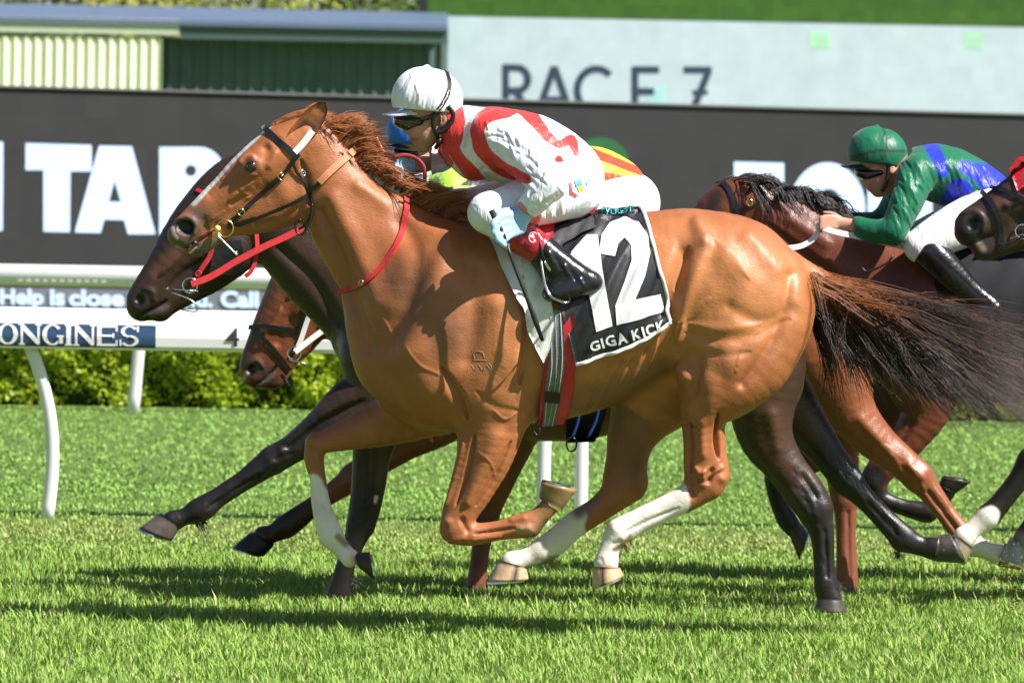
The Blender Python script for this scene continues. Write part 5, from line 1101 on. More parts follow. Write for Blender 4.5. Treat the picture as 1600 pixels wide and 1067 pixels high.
# dark horse's tack
strap('blinker_cup', HD.B, [(352, 378), (356, 404), (352, 428)], .062, mat('vinyl_black', (.015, .015, .017), .22, .6, .1, 30, .004, 25), HD.root, .012)
r1 = strap('red_cheek_strap', HD.B, [(332, 380), (328, 400), (316, 420), (305, 438)], .009, M['leather_red'], HD.root, .02, .005); buckle(HD, 311, 427, 1.2, r1, .011, .009, 'leather_red', off=.024)
flatstrap('red_rein', [(299, 444), (330, 432), (370, 408), (416, 384), (445, 371), (475, 356)], 21.20, .0125, M['leather_red'], HD.root)
flatstrap('throat_strap', [(401, 366), (402, 385), (399, 408), (392, 424), (383, 432)], 21.22, .008, M['leather_red'], HD.root)
strap('noseband', HD.B, [(308, 297), (318, 301), (330, 304)], .007, M['leather_red'], HD.root, .004, .004)
ringm('bit_ring', at(297, 446, 21.22), EX, EZ, .028, .0035, M['steel'], HD.root)
mb = MB(); mb.tube([at(x, y, 21.2) for x, y in crom([(268, 457), (285, 463), (300, 470), (309, 481), (304, 487), (283, 484)], 4)], .0028, 6); mb.tube([at(x, y, 21.2) for x, y in ((272, 452), (310, 455))], .003, 6); mb.build('bit_bar', M['steel'], HD.root)
# bay's tack
strap('noseband', HB.B, [(391, 512), (410, 510), (440, 513), (470, 518)], .009, M['leather_black'], HB.root, .006)
strap('lower_noseband', HB.B, [(397, 514), (415, 532), (436, 556), (452, 578)], .009, M['leather_black'], HB.root, .006)
strap('cheek_strap', HB.B, [(479, 474), (473, 495), (467, 522)], .009, M['leather_black'], HB.root, .008)
strap('white_cheek_strap', HB.B, [(487, 480), (478, 505), (469, 532), (461, 548)], .010, M['whiteweb'], HB.root, .010)
flatstrap('white_rein', [(461, 550), (485, 531), (515, 509), (540, 492)], 22.05, .0115, M['whiteweb'], HB.root)
ringm('bit_ring', at(460, 552, 22.08), EX, EZ, .027, .0035, M['steel'], HB.root)
mb = MB(); mb.tube([at(x, y, 22.07) for x, y in ((452, 562), (470, 566), (486, 573))], .0045, 6); mb.build('bit_bar', M['steel'], HB.root)
mb = MB(); mb.tube([at(x, y, 22.1) for x, y in crom([(440, 585), (446, 596), (452, 604), (456, 596), (450, 590)], 3)], .008, 6, .4); mb.build('chin_strap', M['leather_black'], HB.root)
# green rider's horse
strap('headpiece', HG.B, [(1128, 284), (1140, 298), (1148, 318), (1152, 336)], .011, M['leather_black'], HG.root, .006)
strap('cheek_strap', HG.B, [(1150, 334), (1130, 352), (1110, 372)], .009, M['leather_black'], HG.root, .006); strap('throat_lash', HG.B, [(1152, 334), (1172, 322), (1184, 318)], .006, M['leather_black'], HG.root, .006)
h = hit(HG.B, 1171, 317); ringm('throat_ring', h[0]+np.array([0, -.012, 0]), EX, EZ, .013, .005, M['brass'], HG.root, 16)
flatstrap('white_rein', [(1180, 402), (1217, 390), (1250, 385), (1270, 374), (1279, 360), (1277, 345)], 22.8, .011, M['whiteweb'], HG.root)
flatstrap('white_rein', [(1280, 352), (1300, 361), (1345, 371), (1380, 379), (1420, 388)], 22.78, .011, M['whiteweb'], HG.root)
mb = MB(); mb.tube([at(x, y, 22.75) for x, y in crom([(1346, 418), (1356, 424), (1385, 412), (1395, 400)], 5)], .005, 6); mb.build('black_strap', M['leather_black'], HG.root)
# right-edge horse
strap('noseband', HR.B, [(1534, 300), (1548, 316), (1560, 340), (1564, 366), (1562, 392)], .010, M['leather_black'], HR.root, .006)
strap('cheek_strap', HR.B, [(1548, 294), (1575, 300), (1612, 318), (1650, 330)], .008, M['leather_black'], HR.root, .007)
HOOD_POLY = [(1577, 264), (1590, 246), (1612, 234), (1650, 226), (1690, 230), (1700, 270), (1690, 320), (1650, 335), (1618, 318), (1600, 292), (1590, 300), (1584, 282)]
h = hit(HR.B, 1597, 362); ringm('bit_ring', h[0]+np.array([0, -.012, 0]), EX, EZ, .028, .0035, M['steel'], HR.root)
mb = MB(); mb.tube([h[0]+np.array([-.05, -.016, -.03]), h[0]+np.array([0, -.02, -.01]), h[0]+np.array([.05, -.02, -.04])], .003, 6); mb.build('bit_bar', M['steel'], HR.root)
mb = MB(); mb.tube([at(x, y, 21.78) for x, y in crom([(1560, 384), (1580, 378), (1600, 370), (1640, 352)], 4)], .004, 6); mb.build('jaw_strap', M['leather_black'], HR.root)
# ================================================================ saddle, number cloth, girth
def clothfn(x, y, off=.0):
    yy = y
    for _ in range(14):
        h = hit(HM.B, x, yy)
        if h is not None and -h[1][1] > .38: break
        yy += 3
    if h is None: h = (at(x, yy, 19.78), np.array([0, -1, 0.]))
    p, n = h; p = p+np.array([0, .8, 1])*(yy-y)*.0023; n = n*.5+np.array([0, -.5, 0]); n /= np.linalg.norm(n)
    wv = .004*math.sin(x*.09+y*.05)+.005*math.sin(x*.10+y*.045+1.5*math.sin(y*.02))+.0055*math.sin(x*.16+y*.10+.8*math.sin(y*.05))+.0025*math.sin(x*.33+y*.16)
    g = ss(np.array(y), 440, 560)
    return p+n*(.016+wv+.010*g+off)
def sheet(name, polys, fn, m, parent, step=7, th=.003):
    V, F = flatpoly(polys, fn, step); nv = len(V)
    V2 = V+np.array([0, th, 0])
    from collections import Counter
    c = Counter(); d = {}
    for f in F:
        for i in range(len(f)):
            a, b = f[i], f[(i+1) % len(f)]; c[frozenset((a, b))] += 1; d[frozenset((a, b))] = (a, b)
    side = [(d[e][0], d[e][1], d[e][1]+nv, d[e][0]+nv) for e in c if c[e] == 1]
    return meshobj(name, np.concatenate([V, V2]), F+[tuple(reversed([i+nv for i in f])) for f in F]+side, m, parent)
silkblk = mat('cloth_black', (.022, .022, .025), .42, .45, .15, 60, .0008, 500)
cw = mat('cloth_white', (.78, .78, .78), .55, .4, .04, 30, .0005, 400)
sc = empty('saddle_cloth', at(950, 450, 19.74), 'black saddle cloth with white border and number 12 on the chestnut horse', 'saddle cloth')
sheet('cloth', [[(846, 350), (900, 337), (935, 332), (975, 326), (1003, 328), (1018, 372), (1030, 420), (1041, 465), (1049, 504), (1000, 533), (950, 553), (899, 569), (888, 520), (872, 470), (852, 410)]], lambda x, y: clothfn(x, y), silkblk, sc)
def borderline(pts, hw, off, name, m):
    L = resample(crom(pts, 5), 3); P = np.array([clothfn(x, y, off) for x, y in L]); T = np.gradient(P, axis=0); T /= np.linalg.norm(T, axis=1)[:, None]; W = np.cross(np.array([0, -1, 0]), T); W /= np.linalg.norm(W, axis=1)[:, None]
    mb = MB(); mb.ribbon(P, W, hw, .003); return mb.build(name, m, sc)
borderline([(990, 327), (1004, 330), (1018, 372), (1030, 420), (1041, 465), (1048, 502)], .0065, .003, 'border', cw); borderline([(1049, 503), (1000, 531), (950, 551), (899, 567)], .0065, .003, 'border', cw)
def number(polys, name, m=cw, step=6, off=.004):
    V, F = flatpoly(polys, lambda x, y: clothfn(x, y, off), step); return meshobj(name, V, F, m, sc)
number([[(893, 397), (918, 371), (934, 370), (941, 420), (956, 509), (931, 517), (916, 438), (897, 425)]], 'digit')
number([[(936, 398), (940, 368), (953, 350), (974, 344), (998, 350), (1013, 371), (1016, 398), (1007, 434), (992, 468), (1030, 459), (1037, 486), (963, 508), (961, 478), (975, 442), (987, 408), (986, 386), (976, 373), (966, 382), (961, 402)]], 'digit')
def tm(x, y): return clothfn(924+x*.965+y*.26, 548-x*.275+y*.965, .0045)
for ch_, x0, x1 in (('G', 0, 15), ('I', 18, 21.5), ('G', 25, 40), ('A', 42, 58), ('K', 66, 80), ('I', 83, 86.5), ('C', 89, 103), ('K', 106, 119)):
    V, F = textmap(ch_, tm, .03, 1, (x0, -16, x1, 0), 6)
    meshobj('letter', V, F, cw, sc)
V, F = textmap('EVEREST', lambda x, y: clothfn(940+x, 333+y-.02*x, .009), .02, 1, (0, -2, 50, 6), 6); meshobj('sponsor_lettering', V, F, mat('teal_print', (.05, .4, .45), .5), sc)
fold = MB()
# saddle
sd = empty('racing_saddle', at(860, 345, 19.9), 'small red racing saddle with white pad, wide red girth and steel stirrup', 'saddle')
pad = mat('pad_white', (.74, .73, .70), .7, .3, .06, 40, .0015, 150)
sheet('pad', [[(752, 350), (835, 345), (846, 400), (858, 455), (868, 505), (862, 540), (849, 565), (838, 545), (815, 485), (782, 415)]], lambda x, y: clothfn(x, y, .004), pad, sd, th=.010)
redsd = mat('saddle_red', (.55, .03, .045), .35, .5, .08, 30, .0006, 150)
sheet('seat', [[(822, 352), (860, 345), (900, 338), (932, 334), (930, 343), (895, 350), (868, 360), (862, 385), (850, 400), (838, 378)]], lambda x, y: clothfn(x, y, .028), redsd, sd, th=.018)
sheet('flap', [[(866, 362), (895, 352), (930, 345), (932, 362), (905, 372), (880, 385), (868, 425), (856, 432), (850, 400)]], lambda x, y: clothfn(x, y, .016), mat('flap_grey', (.06, .06, .065), .6, .3, .3, 300), sd, th=.006)
def gfn(off): 
    def f(x, y):
        h = hit(HM.B, x, min(y, 652))
        if h is None: return at(x, y, 19.85)
        p, n = h; return p+n*off+np.array([0, 0, -(y-min(y, 652))*.0023])
    return f
sheet('girth', [[(850, 480), (893, 486), (898, 520), (900, 560), (896, 605), (888, 640), (880, 656), (836, 660), (842, 620), (850, 575)]], gfn(.016), redsd, sd, 6, .006)
web = mat('girth_web', (.16, .17, .17), .7, .3, .5, 300, .001, 400)
gl = sheet('girth_webbing', [[(858, 482), (878, 486), (882, 530), (881, 570), (874, 615), (866, 655), (843, 657), (850, 610), (857, 560)]], gfn(.024), web, sd, 6, .004)
for a_, b_ in (([(861, 490), (862, 560), (855, 610), (847, 656)], .0018), ([(876, 490), (878, 560), (871, 612), (861, 656)], .0018), ([(868, 490), (870, 560), (864, 612), (855, 656)], .0010)):
    L = resample(crom(a_, 4), 4); P = np.array([gfn(.026)(x, y) for x, y in L]); mb = MB(); mb.tube(P, b_, 5); mb.build('web_stripe', mat('web_pale', (.5, .5, .5), .7), sd)
sheet('girth_buckle', [[(852, 604), (874, 606), (872, 622), (849, 620)]], gfn(.031), M['leather_black'], sd, 6, .006)
mb = MB(); mb.tube([at(x, y, 19.84) for x, y in crom([(842, 656), (838, 664), (844, 672), (840, 680), (834, 674), (832, 668)], 4)], .0035, 6); mb.build('girth_strap', M['leather_black'], sd)
# stirrup
mb = MB(); Pst = [at(x, y, Yy) for x, y, Yy in ((845, 405, 19.66), (849, 430, 19.64), (853, 448, 19.63), (862, 464, 19.62), (884, 473, 19.60), (890, 466, 19.66), (878, 445, 19.70), (862, 425, 19.68), (850, 408, 19.66))]
mb.tube(crom(Pst, 4), .0045, 8, closed=False); mb.build('stirrup', M['steel'], sd)
mb = MB(); mb.tube([at(838, 352, 19.72), at(843, 380, 19.67), at(848, 410, 19.655)], .008, 6, .35); mb.build('stirrup_leather', M['leather_black'], sd)
def hoodfn(x, y):
    h = hit(HR.B, x, y); return (h[0]+h[1]*.007) if h else at(x, y, 21.83)
sheet('hood', [HOOD_POLY], hoodfn, mat('hood_red', (.42, .02, .03), .4, .5, .1, 30, .004, 25), HR.root, 8, .003)
# cloths and girths of the other horses
o_last = []
def simplecloth(H, poly, off, m, label, name='saddle_cloth', cat='saddle cloth', th=.004, grp=None):
    c = np.mean(poly, 0); h = hit(H.B, *c); 
    def f(x, y):
        q = hit(H.B, x, y)
        if q is None: return at(x, y, (h[0][1] if h else H.Y0-.2))
        return q[0]+q[1]*(off+.004*math.sin(x*.1+y*.06))
    o = sheet(name, [poly], f, m, None, 9, th); tag(o, label, cat, grp); o_last.append(o); return o
simplecloth(HG, [(1440, 385), (1560, 368), (1640, 362), (1655, 470), (1660, 560), (1560, 565), (1500, 540), (1470, 470)], .018, mat('cloth_dark', (.022, .022, .025), .8, .2, .1), "black saddle cloth behind the green rider's boot at the right edge")
simplecloth(HB, [(888, 560), (945, 560), (946, 600), (946, 640), (930, 690), (884, 692), (886, 640)], .014, mat('girth_navy', (.015, .018, .035), .5, .4, .3, 40), 'black and blue girth under the bay horse behind the number cloth', 'girth', 'girth')
mb = MB(); [mb.tube([at(x, y, 21.90) for x, y in crom(p, 4)], .006, 6, .4) for p in ([(906, 640), (902, 662), (894, 684)], [(936, 636), (930, 660), (918, 684)])]
g1 = mb.build('girth_stripes', mat('stripe_blue', (.012, .04, .18), .5)); 
o = o_last[-1]; g1.location = g1.location-o.location; g1.parent = o
mb = MB(); mb.tube(uvring(at(893, 694, 21.95), EX, EZ, .02, .028, 18), .004, 6, closed=True, up=np.array([0, 1, 0.])); g2 = mb.build('girth_loop', M['leather_black']); g2.location = g2.location-o.location; g2.parent = g1.parent
# ================================================================ riders
def silk_mat(name, bump=.004):
    m = mat(name, (1, 1, 1), .42, .4, .03, 20, attr='Col', sheen=.15)
    t = m.node_tree; b = t.nodes['Principled BSDF']; N = t.nodes.new; L = t.links.new
    tc = N('ShaderNodeTexCoord'); w_ = N('ShaderNodeTexNoise'); w_.inputs['Scale'].default_value = 9; w_.inputs['Detail'].default_value = 3; w_.inputs['Distortion'].default_value = 1.6
    mp = N('ShaderNodeMapping'); mp.inputs['Rotation'].default_value = (0, .7, 0); mp.inputs['Scale'].default_value = (2.2, 1.5, .8); L(tc.outputs['Object'], mp.inputs[0]); L(mp.outputs[0], w_.inputs['Vector'])
    bp = N('ShaderNodeBump'); bp.inputs['Distance'].default_value = bump*4; bp.inputs['Strength'].default_value = .9; L(w_.outputs[0], bp.inputs['Height'])
    r_ = N('ShaderNodeTexNoise'); r_.noise_type = 'RIDGED_MULTIFRACTAL'; r_.inputs['Scale'].default_value = 7; r_.inputs['Detail'].default_value = 2; r_.inputs['Distortion'].default_value = 1.2; L(mp.outputs[0], r_.inputs['Vector'])
    b2 = N('ShaderNodeBump'); b2.inputs['Distance'].default_value = bump*2.2; b2.inputs['Strength'].default_value = .8; L(r_.outputs[0], b2.inputs['Height']); L(bp.outputs[0], b2.inputs['Normal']); L(b2.outputs[0], b.inputs['Normal'])
    return m
SILK = silk_mat('silk', .0022); SKIN = mat('skin', (1, 1, 1), .5, .4, .05, 60, .0006, 200, attr='Col'); 
SKIN.node_tree.nodes['Principled BSDF'].inputs['Subsurface Weight'].default_value = .08
BOOT = mat('boot_patent', (.010, .010, .012), .22, .5, .1, 20, .010, 9, coat=.2); BOOTR = mat('boot_red', (.42, .012, .03), .2, .5, .1, 20, .004, 30, coat=.4)
def solid(name, Y0, h, box, chains, mat_, parent, base, marks=(), strokes=(), subs=(), cuts=(), grow=0, wa=0.0, dpt=.5):
    lo = at(box[0], box[3], Y0); hi = at(box[2], box[1], Y0)
    F = Field(Y0, h, (lo[0], Y0-dpt, lo[2]), (hi[0], Y0+dpt, hi[2]))
    for pts, k in chains: F.chain(pts, k, 4 if len(pts) > 2 else 2, grow=grow)
    for pts, k in subs: F.chain(pts, k, 2, sign=-1)
    for c_ in cuts: F.cut(*c_)
    V, Q = F.mesh(2); 
    if wa: N = vnormals(V, Q); V = V+N*(wa*wob(V, 22, 51)+wa*.7*wob(V, 50, 52))[:, None]
    if strokes: V = sculpt(V, Q, strokes, Y0)
    o = meshobj(name, V, Q, mat_, parent); C = np.zeros((len(V), 3)); paint(C, V, Y0, base, marks); vcol(o, C); o['_n'] = 0; del o['_n']
    return o, V, Q
def nrm(v): return np.array(v)/np.linalg.norm(v)
# ---- front rider
Y0 = 20.0
skin = (.55, .29, .20)
J = empty('person', at(850, 300, Y0), 'rider in white cap and red and white striped silks crouching on the chestnut', 'person', 'riders')
torso = ([(745, 214, 40, 0, .14), (772, 222, 50, 0, .20), (806, 232, 56, 0, .19), (845, 249, 58, 0, .165), (880, 272, 56, 0, .165), (888, 288, 50, 0, .17)], .02)
armN = ([(772, 212, 34, -.15, .07), (812, 240, 30, -.24, .055), (858, 288, 23, -.37, .045)], .03); foreN = ([(858, 288, 23, -.37, .045), (838, 310, 18, -.37, .034), (820, 328, 13, -.35, .025)], .01)
armF = ([(748, 208, 30, .16, .06), (715, 228, 22, .24, .05), (686, 246, 18, .26, .042)], .03); foreF = ([(686, 246, 17, .26, .04), (664, 256, 15, .16, .034), (642, 262, 12, .06, .025)], .02)
thighN = ([(890, 296, 42, -.12, .10), (850, 308, 40, -.18, .085), (805, 322, 34, -.235, .07), (763, 333, 28, -.26, .058)], .04)
thighF = ([(885, 296, 42, .12, .10), (830, 305, 36, .2, .08), (770, 318, 30, .26, .065), (715, 325, 25, .27, .055)], .04)
shinN = ([(768, 340, 26, -.26, .055), (800, 362, 25, -.27, .052), (838, 386, 22, -.28, .045), (880, 415, 17, -.28, .038), (912, 438, 15, -.28, .034)], .03)
shinF = ([(720, 330, 24, .27, .05), (780, 365, 22, .28, .048), (840, 410, 17, .28, .038), (870, 430, 15, .28, .034)], .03)
footN = ([(920, 440, 15, -.28, .034), (900, 450, 15, -.29, .036), (872, 456, 12.5, -.30, .038), (858, 459, 9, -.30, .034)], .02)
footF = ([(872, 432, 14, .28, .034), (850, 445, 13, .29, .036), (822, 450, 10, .30, .034)], .02)
head = [([(672, 150, 40, 0, .074), (668, 172, 39, 0, .074), (664, 195, 32, 0, .068), (663, 212, 23, 0, .055), (662, 224, 15, 0, .036)], .01), ([(694, 180, 24, 0, .055), (712, 192, 24, 0, .055), (735, 205, 30, 0, .07)], .02),
 ([(640, 186, 7, 0, .016), (636, 197, 6.5, 0, .015), (634, 204, 7, 0, .018)], .008), ([(636, 207, 4, -.012, .010)], .004), ([(636, 207, 4, .012, .010)], .004), ([(643, 216, 5.5, 0, .024)], .006), ([(646, 221, 5, 0, .022)], .006), ([(657, 230, 9.5, 0, .022)], .01), ([(632, 180, 8, 0, .05)], .01), ([(650, 204, 8, -.045, .018)], .012), ([(650, 204, 8, .045, .018)], .012)]
ears = [([(692, 176, 7.5, -.076, .010), (694, 186, 8, -.078, .011), (690, 196, 5, -.074, .008)], .006), ([(692, 176, 7.5, .076, .010), (694, 186, 8, .078, .011), (690, 196, 5, .074, .008)], .006)]
fing = [([(812, 336, 9, -0.350, .014), (794, 337, 6.5, -0.370, .013), (779, 341, 5.2, -0.395, .0095), (771, 351, 4.6, -0.410, .0085), (776, 358, 4.2, -0.400, .008)], .006),
 ([(812, 345, 9, -0.350, .014), (796, 348, 6.5, -0.370, .013), (781, 352, 5.4, -0.395, .0095), (772, 363, 4.8, -0.410, .0085), (779, 369, 4.3, -0.395, .008)], .006),
 ([(813, 352, 9, -0.350, .014), (799, 357, 6.3, -0.370, .013), (786, 363, 5.2, -0.395, .0095), (778, 374, 4.6, -0.410, .0085), (785, 379, 4.2, -0.395, .008)], .006),
 ([(814, 358, 8, -0.350, .014), (802, 365, 5.6, -0.370, .012), (792, 371, 4.8, -0.390, .0085), (786, 381, 4.2, -0.405, .008), (792, 384, 3.8, -0.395, .007)], .006),
 ([(814, 334, 7, -0.335, .012), (800, 330, 5.6, -0.345, .011), (787, 331, 5.2, -0.360, .010), (777, 335, 4.6, -0.370, .009)], .006)]
palm = ([(819, 330, 13, -0.345, .024), (812, 342, 15, -0.348, .021), (800, 349, 14, -0.360, .019)], .012)
fingF = [([(642, 262, 11, .06, .025), (630, 262, 11, .03, .02)], .01)]+[([(632, 256+i*5, 5, .02, .010), (622, 257+i*5, 4.5, -.005, .0085), (620, 262+i*5, 4, -.02, .008), (626, 264+i*5, 4, -.02, .008)], .004) for i in range(4)]+[([(636, 254, 5, .03, .011), (628, 249, 4.5, .0, .009), (622, 251, 4, -.01, .008)], .004)]
limbs = [torso, armN, foreN, armF, foreF, thighN, thighF, shinN, shinF, footN, footF]
solid('body', Y0, .0045, (590, 95, 950, 480), head+ears+[torso, armN, foreN, armF, foreF, thighN, thighF, shinN, shinF, footN, footF, palm]+fing+fingF, SKIN, J, skin,
 marks=[([(645, 219, 5), (652, 219, 4)], (.42, .12, .10), .6, 'b'), ([(660, 222, 14), (668, 226, 10)], (.40, .25, .19), .9, 'b'), ([(690, 160, 20)], (.08, .05, .03), .5, 'b'), ([(655, 206, 8)], (.62, .28, .20), .9, 'b')],
 strokes=[([(640, 218.5, 1.6), (652, 219.5, 1.6), (657, 218, 1.6)], -3.5, 'b'), ([(648, 207, 2.5), (654, 213, 2.5), (656, 219, 2.5)], -1.6, 'b'), ([(691, 180, 3), (691, 190, 3)], -4, 'b'), ([(660, 200, 2), (668, 206, 2)], -1, 'b')], grow=-.004)
# glove
GL = mat('glove_blue', (.34, .54, .80), .6, .3, .05, 60, .0008, 250)
solid('glove', Y0, .004, (755, 312, 840, 400), [palm]+fing, GL, J, (1, 1, 1), cuts=[(at(823, 327, 19.64), (.75, 0, .65))], grow=.0015)
solid('glove', Y0, .005, (608, 240, 660, 300), fingF, GL, J, (1, 1, 1), cuts=[(at(648, 262, 20), (1, 0, 0))], grow=.0015)
# silks
Wt = (.79, .80, .85); Rd = (.72, .035, .03)
mk = [([(702, 160, 20), (708, 190, 19), (704, 226, 16)], Rd, .06, 'b'), ([(706, 228, 9.5), (722, 254, 11), (748, 284, 11.5), (764, 302, 11)], Rd, .06, 'b'), ([(684, 228, 5), (703, 256, 5.5)], Rd, .06, 'b'),
 ([(800, 170, 12), (770, 176, 13), (751, 190, 12), (746, 212, 11.5), (757, 240, 12), (782, 262, 11), (822, 280, 8)], Rd, .06, 'b'), ([(804, 166, 8), (828, 180, 11), (842, 196, 10), (858, 216, 8.5), (876, 226, 7), (892, 218, 8.5), (899, 238, 6)], Rd, .06, 'b'),
 ([(873, 249, 6), (881, 259, 6)], Rd, .08, 'b'), ([(812, 320, 5), (820, 330, 5)], (.72, .15, .14), .3, 'n'), ([(738, 166, 2), (732, 195, 2.5), (726, 230, 3)], (.62, .60, .58), .8, 'b')]
wr = []
r_ = np.random.default_rng(12)
for i in range(85):
    x, y = r_.uniform(745, 925), r_.uniform(180, 320); a = r_.uniform(.1, 1.5); l = r_.uniform(10, 30); wr.append(([(x, y, 2.4), (x+math.cos(a)*l*.5, y+math.sin(a)*l*.5-2, 3.2), (x+math.cos(a)*l, y+math.sin(a)*l, 2.2)], r_.choice([-4.5, 4.5, 3.5]), 'n'))
wr += [([(775, 235, 5), (800, 262, 6), (832, 283, 6)], -9, 'n'), ([(850, 270, 5), (835, 290, 5), (826, 306, 5)], -7, 'n'), ([(870, 262, 5), (872, 290, 5), (850, 312, 5)], 6, 'n'), ([(790, 205, 5), (830, 235, 6), (868, 262, 6)], 6, 'n')]
collar = ([(700, 196, 26, 0, .066), (712, 200, 30, 0, .075), (730, 206, 36, 0, .10)], .02)
chest = ([(728, 226, 36, 0, .12), (745, 245, 34, 0, .14)], .03)
solid('silks', Y0, .0045, (670, 150, 960, 350), [torso, armN, foreN, armF, foreF, collar, chest], SILK, J, Wt, mk, wr, subs=[], cuts=[(at(822, 331, 19.65), (-.5, 0, -.8), .06), (at(646, 262, 20), (-1, 0, 0)), (at(694, 190, 20), (-1, 0, .35), .09), (at(690, 225, 20), (-1, 0, .1), .05)], grow=.010, wa=.003)
# breeches
brc = [([(880, 276, 54, 0, .168), (895, 296, 46, 0, .17)], .02), thighN, thighF, ([(763, 333, 28, -.26, .058), (790, 352, 26, -.265, .054)], .02), ([(715, 325, 25, .27, .055), (745, 342, 23, .275, .05)], .02)]
wr2 = [([(800+10*i, 300-2*i, 4), (815+9*i, 318, 4), (822+8*i, 340, 3)], 3 if i % 2 else -3.5, 'n') for i in range(8)]
_, VB, QB = solid('breeches', Y0, .005, (690, 210, 960, 385), brc, SILK, J, (.79, .80, .85), [], wr2, cuts=[(at(800, 359, 19.7), (.8, 0, -.6))], grow=.007, wa=.0015)
BB = bvh(VB, QB)
def onb(x, y, off=.003):
    h = hit(BB, x, y); return (h[0]+h[1]*off) if h else at(x, y, 19.7)
def badge(polys, col, name='badge'):
    V, F = flatpoly(polys, lambda x, y: onb(x, y, .004), 5); meshobj(name, V, F, mat('print', col, .5), J)
# small printed marks on the hip
badge([[(896, 282), (906, 279), (910, 290), (900, 293)]], (.05, .25, .7)); badge([[(901, 293), (911, 290), (913, 296), (904, 299)]], (.9, .6, .05)); badge([[(888, 286), (892, 284), (894, 300), (902, 305), (900, 308), (890, 303)]], (.65, .05, .06)); badge([[(914, 285), (922, 280), (924, 284), (917, 290)]], (.25, .5, .75))
# boots
solid('boot', Y0, .0045, (775, 335, 960, 490), [shinN, footN, ([(846, 392, 22, -.28, .045), (872, 420, 26, -.28, .044), (903, 436, 20, -.28, .036), (928, 442, 12, -.28, .028)], .02), ([(900, 450, 14, -.29, .038), (868, 456, 13, -.30, .04)], .02)], BOOT, J, (1, 1, 1), strokes=[([(846+12*i, 385+10*i, 3), (852+12*i, 402+9*i, 3)], 4 if i % 2 else -4, 'n') for i in range(6)], cuts=[(at(845, 390, 19.7), (-.78, 0, .6))], grow=.005)
solid('boot_top', Y0, .005, (775, 335, 900, 420), [shinN], BOOTR, J, (1, 1, 1), strokes=[([(815+8*i, 360, 3), (822+8*i, 376, 3)], 2.5 if i % 2 else -2.5, 'n') for i in range(4)], cuts=[(at(848, 392, 19.7), (.78, 0, -.6)), (at(792, 356, 19.7), (-.78, 0, .6))], grow=.0085)
solid('boot', Y0, .006, (715, 320, 900, 480), [shinF, footF], BOOT, J, (1, 1, 1), cuts=[(at(760, 352, 20.3), (-.78, 0, .6))], grow=.005)
mb = MB(); c0 = at(833, 371, 19.66); mb.tube(uvring(c0, EX, EZ, .015, .018, 20)[2:-3], .0016, 5); mb.build('boot_emblem', cw, J)
# helmet
def helmet(Jr, Y0, c, rx, ry, dw, brim, m, base, marks=(), h=.005, stroke=(), cutline=None, name='helmet'):
    cx, cy = c; box = (cx-rx*1.5, cy-ry*1.4, cx+rx*1.5, cy+ry*1.4)
    chs = [([(cx-rx*.12, cy+ry*.02, ry*.92, 0, dw*.95), (cx+rx*.14, cy+ry*.08, ry*.92, 0, dw)], .03), ([(cx, cy-ry*.91, ry*.06, 0, .010)], .01)]
    (p0, nn) = cutline[:2]
    o, V, Q = solid(name, Y0, h, box, chs, m, Jr, base, marks, stroke, cuts=[(at(*p0, Y0), nn, .5)], grow=.004, wa=.0008)
    return o, V, Q
CAP = silk_mat('cap_silk', .0012)
hw_, VH, QH = helmet(J, Y0, (667, 152), 55, 51, .100, None, CAP, (.79, .80, .86), stroke=[([(612+i*13, 168, 2.5), (620+i*12, 150, 3), (640+i*6, 115, 3)], 2.5 if i % 2 else -2.5, 'b') for i in range(8)]+[([(640, 112, 2), (655, 150, 2), (650, 172, 2)], 3, 'b')], cutline=((650, 172), (-.08, 0, -1), .4))
def brimmesh(Jr, Y0, pb, tip, base_w, m, th=.004, drop=.018, name='peak'):
    """pb: px of rear left/right root (side profile root point), tip px"""
    n = 10; k = 15; V = []; a = at(pb[0], pb[1], Y0); b = at(tip[0], tip[1], Y0)
    for i in range(n):
        t = i/(n-1)
        for j in range(k):
            s = -1+2*j/(k-1); e = math.sqrt(max(0, 1-abs(s)**2.4)); 
            x = a+(b-a)*(t*e); V.append(x+np.array([(1-e)*.03, s*base_w, -drop*s*s]))
    V = np.array(V); nv = len(V); F = [(i*k+j, i*k+j+1, (i+1)*k+j+1, (i+1)*k+j) for i in range(n-1) for j in range(k-1)]
    bd = [j for j in range(k)]+[i*k+k-1 for i in range(1, n)]+[(n-1)*k+j for j in range(k-2, -1, -1)]+[i*k for i in range(n-2, 0, -1)]
    return meshobj(name, np.concatenate([V, V-[0, 0, th]]), F+[tuple(reversed([q+nv for q in f])) for f in F]+[(bd[i], bd[(i+1) % len(bd)], bd[(i+1) % len(bd)]+nv, bd[i]+nv) for i in range(len(bd))], m, Jr)
white_plain = mat('peak_white', (.72, .76, .86), .4, .5, .04)
brimmesh(J, Y0, (640, 170), (598, 178), .085, white_plain)
BH = bvh(VH, QH)
elas = M['leather_black']
hs = strap('helmet_strap', BH, [(697, 113), (702, 128), (700, 146), (692, 162), (684, 172)], .008, elas, hw_, .003)
def strapword(pts, word, B, m, parent, size):
    P, N = lay(B, pts, .0065, 1.0, None, 3); T = np.gradient(P, axis=0); T /= np.linalg.norm(T, axis=1)[:, None]; W = np.cross(N, T)
    L = len(P)
    def f(x, y): i = int(np.clip(x, 0, L-1)); return P[i]+W[i]*(-y)*size
    V, F = textmap(word, f, .03, 1.05, (0, -1, L-1, 1), 4); meshobj('strap_lettering', V, F, m, parent)
strapword([(683, 173), (690, 164), (697, 152), (700, 141)], 'perseader', BH, cw, hw_, -.0045)
